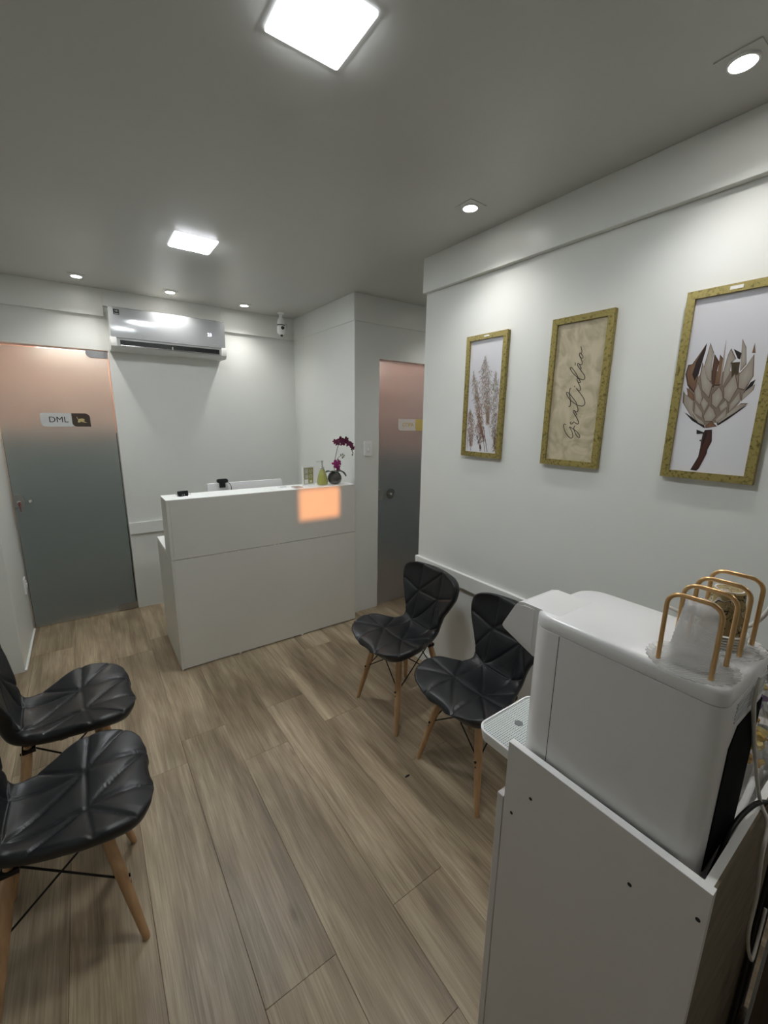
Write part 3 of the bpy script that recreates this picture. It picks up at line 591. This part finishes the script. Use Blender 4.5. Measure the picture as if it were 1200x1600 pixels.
CC = {'w':((.66,.63,.59),(.38,.31,.26)),'t':((.50,.38,.28),(.22,.12,.08)),'m':((.13,.035,.025),(.08,.02,.015)),'b':((.34,.22,.14),(.14,.07,.04)),'g':((.22,.18,.10),(.36,.30,.18)),'d':((.05,.025,.02),(.08,.04,.03)),'s':((.27,.12,.07),(.13,.05,.03))}
und = [(-.09,.03),(-.05,.08),(0,.07),(.04,.07),(.075,.03),(.06,-.03),(.03,-.08),(-.02,-.105),(-.06,-.07),(-.09,-.02)]
pol = [([(u, v-.024) for u, v in und], (.46,.40,.35), (.50,.45,.40), .01215)]
for i, (c, pts) in enumerate(PROTEA):
    pts = [(p[0], p[1]-.024) for p in pts]
    cu = sum(p[0] for p in pts)/len(pts); cv = sum(p[1] for p in pts)/len(pts)
    pol.append((pts, CC[c][1], CC[c][1], .0122+i*.00002))
    pol.append(([(cu+(u-cu)*.88, cv+(v-cv)*.92) for u, v in pts], CC[c][0], tuple(a*.75+b*.25 for a, b in zip(*CC[c])), .01221+i*.00002))
colmesh('flower_print', pol, pr3, 0, M['vcol'])
# pampas plumes
R_ = random.Random(3); pol = []
def plume(x0, z0, x1, z1, wd, ca, cb, n, ln):
    for i in range(n):
        t = R_.random(); s = wd*(.25+.75*math.sin(PI*min(1, t*1.05+.08)))*(1 if t > .15 else t/.15*.8+.2)
        off = R_.gauss(0, .42)*s; x = x0+(x1-x0)*t+off; z = z0+(z1-z0)*t
        a = -PI/2+R_.gauss(0,.35)+off/(wd+1e-6)*.9; a = a if R_.random()<.75 else a+PI
        l = ln*R_.uniform(.5,1.2); q = .0011*R_.uniform(.5,1.3)
        dx, dz = math.cos(a)*l, -math.sin(a)*l*-1
        if abs(x)>.104 or abs(x+dx)>.107 or z+dz<-.284 or z>.28 or z<-.284: continue
        c = tuple((p*(1-t)+r*t)*R_.uniform(.8,1.15) for p, r in zip(ca, cb))
        pol.append(([(x,z),(x+dx*.5-q*math.sin(a), z+dz*.5+q*math.cos(a)),(x+dx,z+dz),(x+dx*.5+q*math.sin(a), z+dz*.5-q*math.cos(a))], c, c, .0122+R_.random()*.0003))
light, tan_, brn, pk = (.60,.565,.54), (.53,.45,.38), (.50,.37,.28), (.58,.47,.43)
plume(.070,.115,.095,-.27,.045,light,(.38,.27,.16),800,.02)
plume(-.008,.19,.04,-.13,.050,light,tan_,1300,.019)
plume(-.081,.125,.005,-.20,.032,light,brn,800,.018)
plume(-.06,.05,.02,-.22,.030,tan_,brn,450,.016)
plume(-.090,-.07,-.070,-.25,.045,tan_,pk,650,.017)
plume(-.03,-.13,.0,-.27,.03,pk,(.36,.25,.22),300,.016)
for (a, b, c, d, q) in ((.008,-.15,.046,-.282,.004),(.0,-.16,.03,-.282,.003),(-.03,-.2,.0,-.282,.003),(-.09,-.19,-.07,-.282,.003),(-.1,-.2,-.093,-.27,.002),(.03,-.1,.06,-.2,.001)):
    pol.append(([(a,b),(c,d),(c+q,d),(a+q,b)], (.26,.20,.18), (.38,.31,.28), .0127))
colmesh('grass_print', pol, pr1, 0, M['vcol'])

# ---------------- chairs ----------------
def make_chair():
    root = empty('padded_chair')
    # profile of the sitting surface in x,z (chair faces +x)
    P2 = [(.241,.431),(.240,.433),(.236,.437),(.229,.441),(.219,.446),(.203,.451),(.178,.455),(.148,.455),(.115,.453),(.06,.445),(-.00,.436),(-.06,.432),(-.110,.440),(-.145,.465),(-.164,.51),(-.177,.56),(-.192,.62),(-.206,.68),(-.218,.74),(-.224,.775),(-.227,.797)]
    WD = [.040,.080,.122,.157,.185,.208,.226,.234,.237,.226,.194,.162,.145,.141,.146,.162,.194,.220,.220,.188,.125]
    prof = catmull([(p[0], 0, p[1]) for p in P2], 10); wd = catmull([(q, 0, 0) for q in WD], 10)
    m_ = len(prof); n_ = 84
    arc = [0]
    for i in range(1, m_): arc.append(arc[-1]+(prof[i]-prof[i-1]).length)
    def nearL(x, z): return arc[min(range(m_), key=lambda i: (prof[i]-Vector((x,0,z))).length)]
    c = .082
    LF, LS, LB, LP, LT = nearL(.245,.445), nearL(.075,.447), nearL(-.130,.45), nearL(-.194,.63), arc[-1]-.012
    LW = nearL(-.03,.434); LU = nearL(-.172,.54)
    seg = []
    for s in (-c, c):
        seg += [((s,LF),(s,LS)), ((s,LS),(s,LB)), ((s,LB),(s,LP)), ((s,LP),(s,LT))]
        k_ = 1 if s > 0 else -1
        seg += [((s,LS),(k_*.235, LS-.02)), ((s,LS),(k_*.16, LW+.03)), ((s,LP),(k_*.2, LP+.045)), ((s,LP),(k_*.145, LU-.02)), ((s,LB),(k_*.15, LB+.06)), ((s,LS),(k_*.225, LF+.04))]
    seg += [((-c,LS),(c,LS)), ((-c,LB),(c,LB)), ((-c,LP),(c,LP)), ((-c,LS),(c,LF)), ((-c,LB),(c,LS)), ((-c,LB),(c,LP)), ((-c,LP),(c,LT))]
    A = np.array([s[0] for s in seg]); Bv = np.array([s[1] for s in seg]); D = Bv-A; DD = (D**2).sum(1)
    top = []; bot = []
    def edge(q, r=.021): return 1 if q >= r else math.sqrt(max(0, 1-(1-q/r)**2))
    for i in range(m_):
        d = (prof[min(i+1,m_-1)]-prof[max(i-1,0)]).normalized(); nrm = Vector((d.z*1, 0, -d.x)); nrm = -nrm if nrm.z < 0 or (i > m_*.6 and nrm.x < 0) else nrm
        t = i/(m_-1); ef = max(0, 1-abs(2*t-1)**26)**.5; w_ = wd[i][0]
        rt = []; rb = []
        back = min(1, max(0, (arc[i]-LB)/.12)); front = 1-back
        for j in range(n_+1):
            u = -1+2*j/n_; u = math.copysign(1-(1-abs(u))**1.7, u); s = u*w_
            du = (1-abs(u))*w_; dt = min(arc[i], arc[-1]-arc[i]); e = edge(du)*edge(dt)
            d2 = np.array([s, arc[i]])-A; tt = np.clip((d2*D).sum(1)/DD, 0, 1); ds = np.sqrt(((d2-tt[:,None]*D)**2).sum(1)).min()
            cr = -.0060*math.exp(-(ds/.0036)**2) + .0045*min(1, ds/.03)**.7
            ff = min(1, max(0, (prof[i].x-.02)/.2)); lift = (.022+.024*math.exp(-((prof[i].x-.09)/.09)**2)*(1-ff*.5))*(1-.45*ff)*u*u*front + .036*back*u*u
            base = prof[i]+nrm*lift+Vector((0, s, 0))
            rt.append(base+nrm*((.016+cr)*e)); rb.append(base-nrm*(.030*e))
        top.append(rt); bot.append(rb)
    bm = bmesh.new()
    V = [[bm.verts.new(p) for p in r] for r in top]; U = [[(V[i][j] if j in (0, n_) or i in (0, m_-1) else bm.verts.new(bot[i][j])) for j in range(n_+1)] for i in range(m_)]
    for i in range(m_-1):
        for j in range(n_):
            bm.faces.new((V[i][j], V[i][j+1], V[i+1][j+1], V[i+1][j])); bm.faces.new((U[i][j], U[i+1][j], U[i+1][j+1], U[i][j+1]))
    mb = MB(); mb.bm = bm
    o = mb.obj('padded_shell', M['leather'], root); o.data.polygons.foreach_set('use_smooth', [True]*len(o.data.polygons))
    legs = []
    for sx in (1, -1):
        for sy in (1, -1):
            a, b = Vector((sx*.105, sy*.105, .415)), Vector((sx*.18, sy*.19, 0)); legs.append((a, b))
            pts = [a.lerp(b, t) for t in (0,.15,.4,.7,.97,1)]; rr = [.0135,.0165,.0172,.0145,.0112,.0095]
            l = MB(); rings = []
            for p, r in zip(pts, rr): rings.append([(p.x+r*math.cos(2*PI*k/16), p.y+r*math.sin(2*PI*k/16), p.z) for k in range(16)])
            lg = l.loft(rings).obj('leg', M['legwood'], root, smooth=True)
            q = a.lerp(b, .52); MB().cyl(q+Vector((sx*.0150,0,0)), q+Vector((sx*.0165,0,0)), .0045, n=12).obj('dowel', M['dkwood'], lg)
    def leg_at(k, t): return legs[k][0].lerp(legs[k][1], t)
    mb = MB()
    for a, b in ((0,1),(2,3),(0,2),(1,3)):
        for p, q in ((a,b),(b,a)):
            mb.tube([leg_at(p,.47), leg_at(q,.02)+Vector((0,0,.004))], .0032, 8)
    for k in range(4): 
        q = leg_at(k,.47); mb.cyl(q-Vector((.0,.0,.0)), q*1.0+Vector((math.copysign(.02,q.x),0,.0)), .0055, n=10)
    mb.obj('wire_brace', M['blackm'], root)
    mb = MB(); mb.box(-.125,.125,-.012,.012,.396,.404).box(-.012,.012,-.125,.125,.396,.404)
    for sx in (1,-1):
        for sy in (1,-1): mb.box(sx*.105-.02, sx*.105+.02, sy*.105-.02, sy*.105+.02, .390, .405)
    mb.obj('mount_plate', M['blackm'], root)
    return root
def copy_tree(o, parent=None):
    c = o.copy(); COL.objects.link(c); c.parent = parent
    for ch in list(o.children): copy_tree(ch, c)
    return c
proto = make_chair()
spots = [(1.352, 1.697, PI, 'black padded chair on the right wall, farther from the camera, beside the corridor'),
         (1.352, 1.136, PI, 'black padded chair on the right wall partly hidden by the white water dispenser'),
         (-.195, 1.97, .06, 'black padded chair on the left side, farther one whose backrest shows'),
         (-.190, 1.442, 0, 'black padded chair in the left foreground with its backrest out of frame')]
for i, (x, y, rz, lab) in enumerate(spots):
    o = proto if i == 0 else copy_tree(proto)
    o.location = (x, y, .0005); o.rotation_euler = (0, 0, rz); tag(o, lab, 'chair', 'black padded waiting room chairs with beech legs')

# ---------------- cabinet with water dispenser ----------------
cb = tag(empty('white_cabinet', (0,0,0)), 'white laminate cabinet under the water dispenser, right foreground', 'cabinet')
CX0, CX1, CY0, CY1, CZ = .650, 1.36, .104, .455, .975
SH = .893
B(CX0, CX0+.015, CY0, CY1, .0, CZ-.0012).obj('side_panel', M['cab'], cb)
B(CX0, CX0+.015, CY0, CY1, CZ-.0012, CZ).obj('edge_band', M['cabin'], cb)
B(CX1-.015, CX1, CY0, CY1, 0, CZ).obj('side_panel', M['cab'], cb)
B(CX0+.0155, CX1-.0155, CY0+.004, CY0+.015, .905, CZ-.0008).obj('back_rail', M['cabin'], cb)
B(CX0+.0155, CX1-.0155, CY0+.0002, CY0+.004, .914, CZ-.0012).obj('back_rail_facing', M['hard'], cb)
B(CX0+.016, CX1-.016, CY0+.016, CY1, SH-.018, SH).obj('top_shelf', M['cab'], cb)
for z0, z1 in ((.62,.902),(.34,.616),(.03,.336)): B(CX0+.016, CX1-.016, CY0+.003, CY0+.006, z0, z1).obj('back_board', M['hard'], cb)
B(CX0+.016, CX1-.016, CY0+.02, CY1, .06, .078).obj('bottom_shelf', M['cab'], cb)
for a, b in ((CX0+.002, CX0+.352), (CX0+.356, CX1-.002)):
    dr = B(a-.002, b, CY1+.002, CY1+.018, .05, .836, bev=.001, seg=1).obj('door', M['cab'], cb)
    B(b-.03 if a < 1 else a+.02, b-.02 if a < 1 else a+.03, CY1+.018, CY1+.032, .5, .62, bev=.003).obj('handle', M['steel'], dr)
for (y, z) in ((.394,.885),(.434,.815),(.204,.882),(.114,.919)):
    MB().cyl((CX0-.0006, y, z), (CX0+.001, y, z), .0034, n=14).obj('screw_hole', M['dark'], cb)

wd_ = tag(empty('water_dispenser', (0,0,SH)), 'white countertop water dispenser with perforated drip tray', 'water dispenser')
MX0, MX1, MY0, MY1, MH = .672, .880, .136, .452, .372
def outline(inset=0, groove=True):
    p = rrect(MX0+inset, MX1-inset, MY0+inset, MY1-inset, [.045,.045,.022,.022], 8)
    out = []
    gy = .385
    for i, q in enumerate(p):
        out.append(q); r = p[(i+1)%len(p)]
        if groove and abs(q[0]-r[0])<1e-6 and abs(q[1]-r[1])>.05:
            sgn = 1 if r[1]>q[1] else -1; dx = .0018 if q[0]<.75 else -.0018
            out += [(q[0], gy-sgn*.0007), (q[0]+dx, gy-sgn*.0005), (q[0]+dx, gy+sgn*.0005), (q[0], gy+sgn*.0007)]
    return out
rings = []
for ins, z in ((.016,.002),(.006,.005),(.001,.013),(0,.03),(0,.345)): rings.append([(x,y,z) for x,y in outline(ins)])
MB().loft(rings).obj('body', M['wmach'], wd_, smooth=True)
rings = []
for ins, z in ((.0006,.3462),(.0002,.352),(.0002,.364),(.002,.3695),(.005,.372)): rings.append([(x,y,z) for x,y in outline(ins, False)])
MB().loft(rings).obj('lid', M['wmach'], wd_, smooth=True)
B(MX0-.0002, MX0+.001, .3845, .3855, .03, .344).obj('seam', M['dark'], wd_)
# dispensing head: side profile in y,z
hp = [(.40,.3722),(.476,.3722),(.490,.368),(.497,.360),(.524,.309),(.526,.302),(.521,.297),(.448,.268),(.40,.268)]
MB().prism(hp, 'x', MX0+.018, MX1-.075).bevel(.006,3,25).obj('dispensing_head', M['wmach'], wd_, smooth=True)
hp2 = [(.452,.366),(.474,.366),(.484,.362),(.490,.356),(.513,.309),(.512,.305),(.455,.281),(.452,.281)]
MB().prism(hp2, 'x', MX0+.0165, MX0+.019).obj('head_inset', M['wmach'], wd_)
MB().cyl((.745,.497,.292),(.745,.490,.272),.009).obj('spout', M['greyp'], wd_)
# rear radiator panel
MB().prism([(MX0+.052,.035),(MX0+.052,.262),(MX0+.075,.290),(MX1-.014,.290),(MX1-.014,.035)], 'y', MY0-.0015, MY0+.004).obj('rear_panel', M['radiator'], wd_)
for i in range(6): B(MX0+.05, MX1-.02, MY0-.0012, MY0+.001, .305+i*.006, .3075+i*.006).obj('vent_slot', M['greyp'], wd_)
tz = .047
tr = MB(); 
pts = rrect(.662,.868,.40,.556,[.030,.030,.004,.004],8)
ins = rrect(.666,.864,.40,.552,[.027,.027,.004,.004],8)
tr.loft([[(x,y,tz-.026) for x,y in [(.5*.765+x*.5 if False else x, y) for x,y in ins]], [(x,y,tz-.004) for x,y in pts], [(x,y,tz) for x,y in pts], [(x,y,tz) for x,y in ins], [(x,y,tz-.003) for x,y in ins]])
tray = tr.bevel(.0008,1,50).obj('drip_tray', M['white'], wd_)
m = M['grille'] = mat('perforated_grille', (.5,.52,.52), .4)
tc = N(m,'ShaderNodeTexCoord'); mp = N(m,'ShaderNodeMapping'); mp.inputs['Scale'].default_value=(185,185,1); L(m,tc.outputs['Object'],mp.inputs[0])
fr = N(m,'ShaderNodeVectorMath', operation='FRACTION'); L(m,mp.outputs[0],fr.inputs[0])
sb = N(m,'ShaderNodeVectorMath', operation='SUBTRACT'); sb.inputs[1].default_value=(.5,.5,0); L(m,fr.outputs[0],sb.inputs[0])
ml = N(m,'ShaderNodeVectorMath', operation='MULTIPLY'); ml.inputs[1].default_value=(1,1,0); L(m,sb.outputs[0],ml.inputs[0])
le = N(m,'ShaderNodeVectorMath', operation='LENGTH'); L(m,ml.outputs[0],le.inputs[0])
ls = N(m,'ShaderNodeMath', operation='LESS_THAN'); ls.inputs[1].default_value=.27; L(m,le.outputs['Value'],ls.inputs[0])
mx = N(m,'ShaderNodeMix', data_type='RGBA'); L(m,ls.outputs[0],mx.inputs[0]); mx.inputs[6].default_value=(.60,.64,.63,1); mx.inputs[7].default_value=(.12,.17,.15,1); L(m,mx.outputs[2],bsdf(m).inputs['Base Color'])
MB().prism(rrect(.6675,.8625,.402,.5505,[.025,.025,.004,.004],6), 'z', tz-.0035, tz-.0022).obj('grille', M['grille'], tray)
MB().cyl((.752,.505,tz-.0022),(.752,.505,tz-.0014),.010,n=6).obj('drain_cap', mat('grey_drain', (.16,.18,.18), .4), tray)

# ---------------- cup holders and cups ----------------
TOPZ = SH+.372+.001
def holder(x, y, label, dz=0):
    e = tag(empty('cup_holder', (x, y, TOPZ+dz)), label, 'cup holder', 'clear round cup holders with rose gold arches')
    rings = []
    for r, z in ((.050,.0),(.056,.0015),(.059,.0045),(.056,.0045),(.053,.003),(.010,.003)):
        k_ = .022 if r > .052 else 0
        rings.append([(r*(1+k_*math.cos(32*a))*math.cos(a), r*(1+k_*math.cos(32*a))*math.sin(a), z) for a in [2*PI*i/128 for i in range(128)]])
    MB().loft(rings).obj('ribbed_base', M['plate'], e, smooth=True)
    mb = MB()
    for i in range(-10, 11):
        q = i*.0046; hl = math.sqrt(max(0,.051**2-q*q))
        if hl > .01: mb.tube([(q*.7-hl*.7,q*.7+hl*.7,.0036),(q*.7+hl*.7,q*.7-hl*.7,.0036)], .0008, 5)
    mb.obj('ribs', M['plate'], e)['kind'] = 'stuff'
    for sx in (-.030, .030):
        hw_, ht, r = .034, .112, .018
        pts = [(sx,-hw_,.003),(sx,-hw_,ht-r)] + [(sx,-hw_+r-r*math.cos(a), ht-r+r*math.sin(a)) for a in [PI/2*i/6 for i in range(1,7)]] + [(sx, hw_-r+r*math.sin(a), ht-r+r*math.cos(a)) for a in [PI/2*i/6 for i in range(0,7)]] + [(sx,hw_,.003)]
        MB().tube(pts, .0033, 12).obj('arch', M['gold'], e, smooth=True)
    return e
holder(.714, .196, 'clear round cup holder carrying the transparent plastic cups')
holder(.814, .192, 'clear round cup holder carrying the brown paper cups, behind the plastic cups', .005)
def cup(name, x, y, z, r0, r1, h, mm, label, group, ribs=0, cat='cup'):
    e = tag(empty(name, (x, y, z)), label, cat, group)
    prof = [(r0+.0022, 0), (r0+.0024,.0018), (r0,.0026)]
    for i in range(ribs+1):
        t = i/max(1, ribs); prof.append((r0+(r1-r0)*t - (.0011 if i%2 else 0), .003+(h-.006)*t))
    prof += [(r1-.002, h-.0012), (r1-.006, h), (.001, h)]
    rings = [(r, q) for r, q in prof]
    o = MB().lathe(rings, n=40, cap=False).obj('cup_wall', mm, e, smooth=True)
    return e
for i in range(4):
    cup('plastic_cup', .714, .196, TOPZ+.0052+i*.0046, .0305-.0, .0205, .082, M['clear'], 'transparent ribbed plastic cup nested upside down in the clear stack', 'nested transparent plastic cups', 22)
m = M['kraft'] = mat('kraft_cup_print', rough=.6)
tc = N(m,'ShaderNodeTexCoord'); n1_ = N(m,'ShaderNodeTexNoise'); n1_.inputs['Scale'].default_value=38; n1_.inputs['Detail'].default_value=1; n1_.inputs['Distortion'].default_value=1.2; L(m,tc.outputs['Object'],n1_.inputs[0])
rr = N(m,'ShaderNodeValToRGB'); rr.color_ramp.interpolation='CONSTANT'; e=rr.color_ramp.elements; e[0].position=0; e[0].color=(.36,.27,.12,1); e[1].position=.44; e[1].color=(.02,.015,.01,1)
for p_, c_ in ((.458,(.36,.27,.12,1)),(.55,(.66,.62,.55,1)),(.585,(.03,.02,.02,1)),(.60,(.42,.32,.15,1))): q_ = e.new(p_); q_.color = c_
L(m,n1_.outputs[0],rr.inputs[0]); L(m,rr.outputs[0],bsdf(m).inputs['Base Color'])
for i in range(5):
    c_ = cup('paper_cup', .814, .192, TOPZ+.0102+i*.0045, .0300, .0215, .072, M['kraft'], 'brown printed paper cup, topmost of the paper stack' if i == 4 else 'paper cup nested upside down below the brown printed one', 'nested paper cups', 4)
    MB().lathe([(.0305,0),(.0335,.0006),(.034,.0018),(.0318,.0030),(.0305,.0030)], n=40, cap=False).obj('rim', M['paperw'], c_, smooth=True)
    if i == 4: MB().lathe([(.0195,.0715),(.001,.0712)], n=32, cap=False).obj('cup_bottom', M['paperw'], c_)

# ---------------- things behind the dispenser ----------------
ab = tag(empty('white_appliance', (0,0,SH)), 'white box appliance with a black edge behind the paper cups', 'appliance')
B(1.02, 1.30, .20, .43, .001, .150, bev=.006).obj('body', M['white'], ab)
B(1.285, 1.299, .19, .40, .151, .196, bev=.002).obj('black_edge', M['black'], ab)
gw = [mat('gold_foil', (.62,.40,.07), .25, .9), mat('pale_gold_foil', (.66,.52,.2), .3, .8), mat('purple_foil', (.20,.10,.28), .3, .6)]
spc = [(1.02,.165,.075,0),(1.06,.175,.088,1),(1.00,.180,.105,0),(1.05,.160,.112,0),(1.08,.185,.070,0),(1.03,.190,.085,2),(1.015,.170,.128,1),(1.06,.19,.13,0),(.985,.175,.088,0),(1.09,.165,.10,1),(1.00,.165,.200,2),(1.03,.175,.19,1),(1.0,.17,.225,1)]
for i, (x, y, z, k_) in enumerate(spc):
    if i == 0:
        pass
    rot = (random.uniform(-.6,.6), random.uniform(-.6,.6), random.uniform(0,3))
    mb = MB().ball((0,0,0), .014, (1.25,.85,.7), 12)
    for s_ in (-1, 1):
        c0 = mb.bm.verts.new((s_*.015,0,0)); fan = [mb.bm.verts.new((s_*(.026+.003*(q%2)), .012*math.cos(q*PI/4), .012*math.sin(q*PI/4)*.7)) for q in range(8)]
        for q in range(8): mb.bm.faces.new((c0, fan[q], fan[(q+1)%8]))
    o = mb.obj('wrapped_candy', gw[k_], None, loc=(x, y, SH+z), rot=rot)
    tag(o, ['gold foil wrapped candy inside the clear bag behind the dispenser','pale gold wrapped candy inside the clear bag behind the dispenser','purple wrapped candy inside the clear bag behind the dispenser'][k_], 'candy', 'wrapped candies in the clear bag')
# crumpled clear bag
rings = []
Rb = random.Random(5)
for i in range(15):
    t = i/14; z = .001+t*.245; rx = (.085-.012*t)*(1 if t < .8 else 1-(t-.8)*2.4); ry = .045*(1 if t<.75 else 1-(t-.75)*2.6)
    rings.append([(1.04+rx*math.cos(a)*(1+.10*math.sin(5*a+i*.7)+Rb.uniform(-.05,.05)), .172+ry*math.sin(a)*(1+.08*math.cos(4*a-i)+Rb.uniform(-.04,.04)), SH+z+Rb.uniform(-.004,.004)*(t>0)) for a in [2*PI*k_/36 for k_ in range(36)]])
tag(MB().loft(rings, cap=False).obj('candy_bag', M['film']), 'crumpled clear plastic bag of candies behind the water dispenser', 'bag')
cw = mat('white_cable', (.60,.57,.52), .45)
tag(MB().tube(catmull([(.80,.1315,1.245),(.79,.131,1.226),(.80,.131,1.19),(.873,.129,1.072),(.884,.112,.99),(.87,.094,.965),(.839,.088,.922),(.893,.088,.797),(.905,.088,.715),(.93,.086,.649),(.99,.082,.56),(1.04,.085,.56),(1.07,.088,.62)],8), .0030, 10).obj('white_cable', cw, smooth=True), 'thin white cable hanging behind the cabinet at the right edge', 'cable')
tag(MB().tube(catmull([(.90,.30,1.27),(.905,.22,1.262),(.90,.175,1.285),(.915,.155,1.33),(.96,.15,1.38),(1.05,.16,1.42),(1.15,.18,1.4)],8), .0036, 10).obj('white_hose', cw, smooth=True), 'white hose curving up beside the paper cups at the right edge', 'hose')
tag(MB().tube(catmull([(.745,.1285,.91),(.752,.124,.95),(.775,.122,.985),(.83,.118,.992),(.885,.11,.985),(.93,.098,.96),(.965,.092,.90),(.985,.09,.8),(.98,.088,.66),(.985,.086,.5),(1.0,.088,.3)],8), .0038, 10).obj('black_cable', M['black'], smooth=True), 'black power cable looping over the cabinet back rail', 'cable')
tag(MB().tube(catmull([(.86,.135,.90),(.88,.135,.925),(.93,.135,.95),(.99,.14,.955),(1.06,.15,.94),(1.12,.16,.93)],8), .0055, 10).obj('white_tube', M['white'], smooth=True), 'thick white tube lying behind the dispenser next to the candy bag', 'tube')
dc = tag(empty('dark_brown_counter', (0,0,0)), 'dark brown wooden counter panel at the bottom right corner', 'counter')
B(1.122, 1.70, -.45, .072, 0.0, .60).obj('carcass', M['dkwood'], dc)
B(1.1205, 1.1235, .0725, .078, 0, .60).obj('edge_strip', M['greyp'], dc)
B(1.11, 1.71, -.46, .08, .60, .62, bev=.002).obj('top_board', M['dkwood'], dc)
tag(MB().ball((1.06,1.27,.0024),.011,(1.3,.5,.2),10).obj('debris_speck', M['dark']), 'tiny dark speck lying on the floor planks', 'speck')
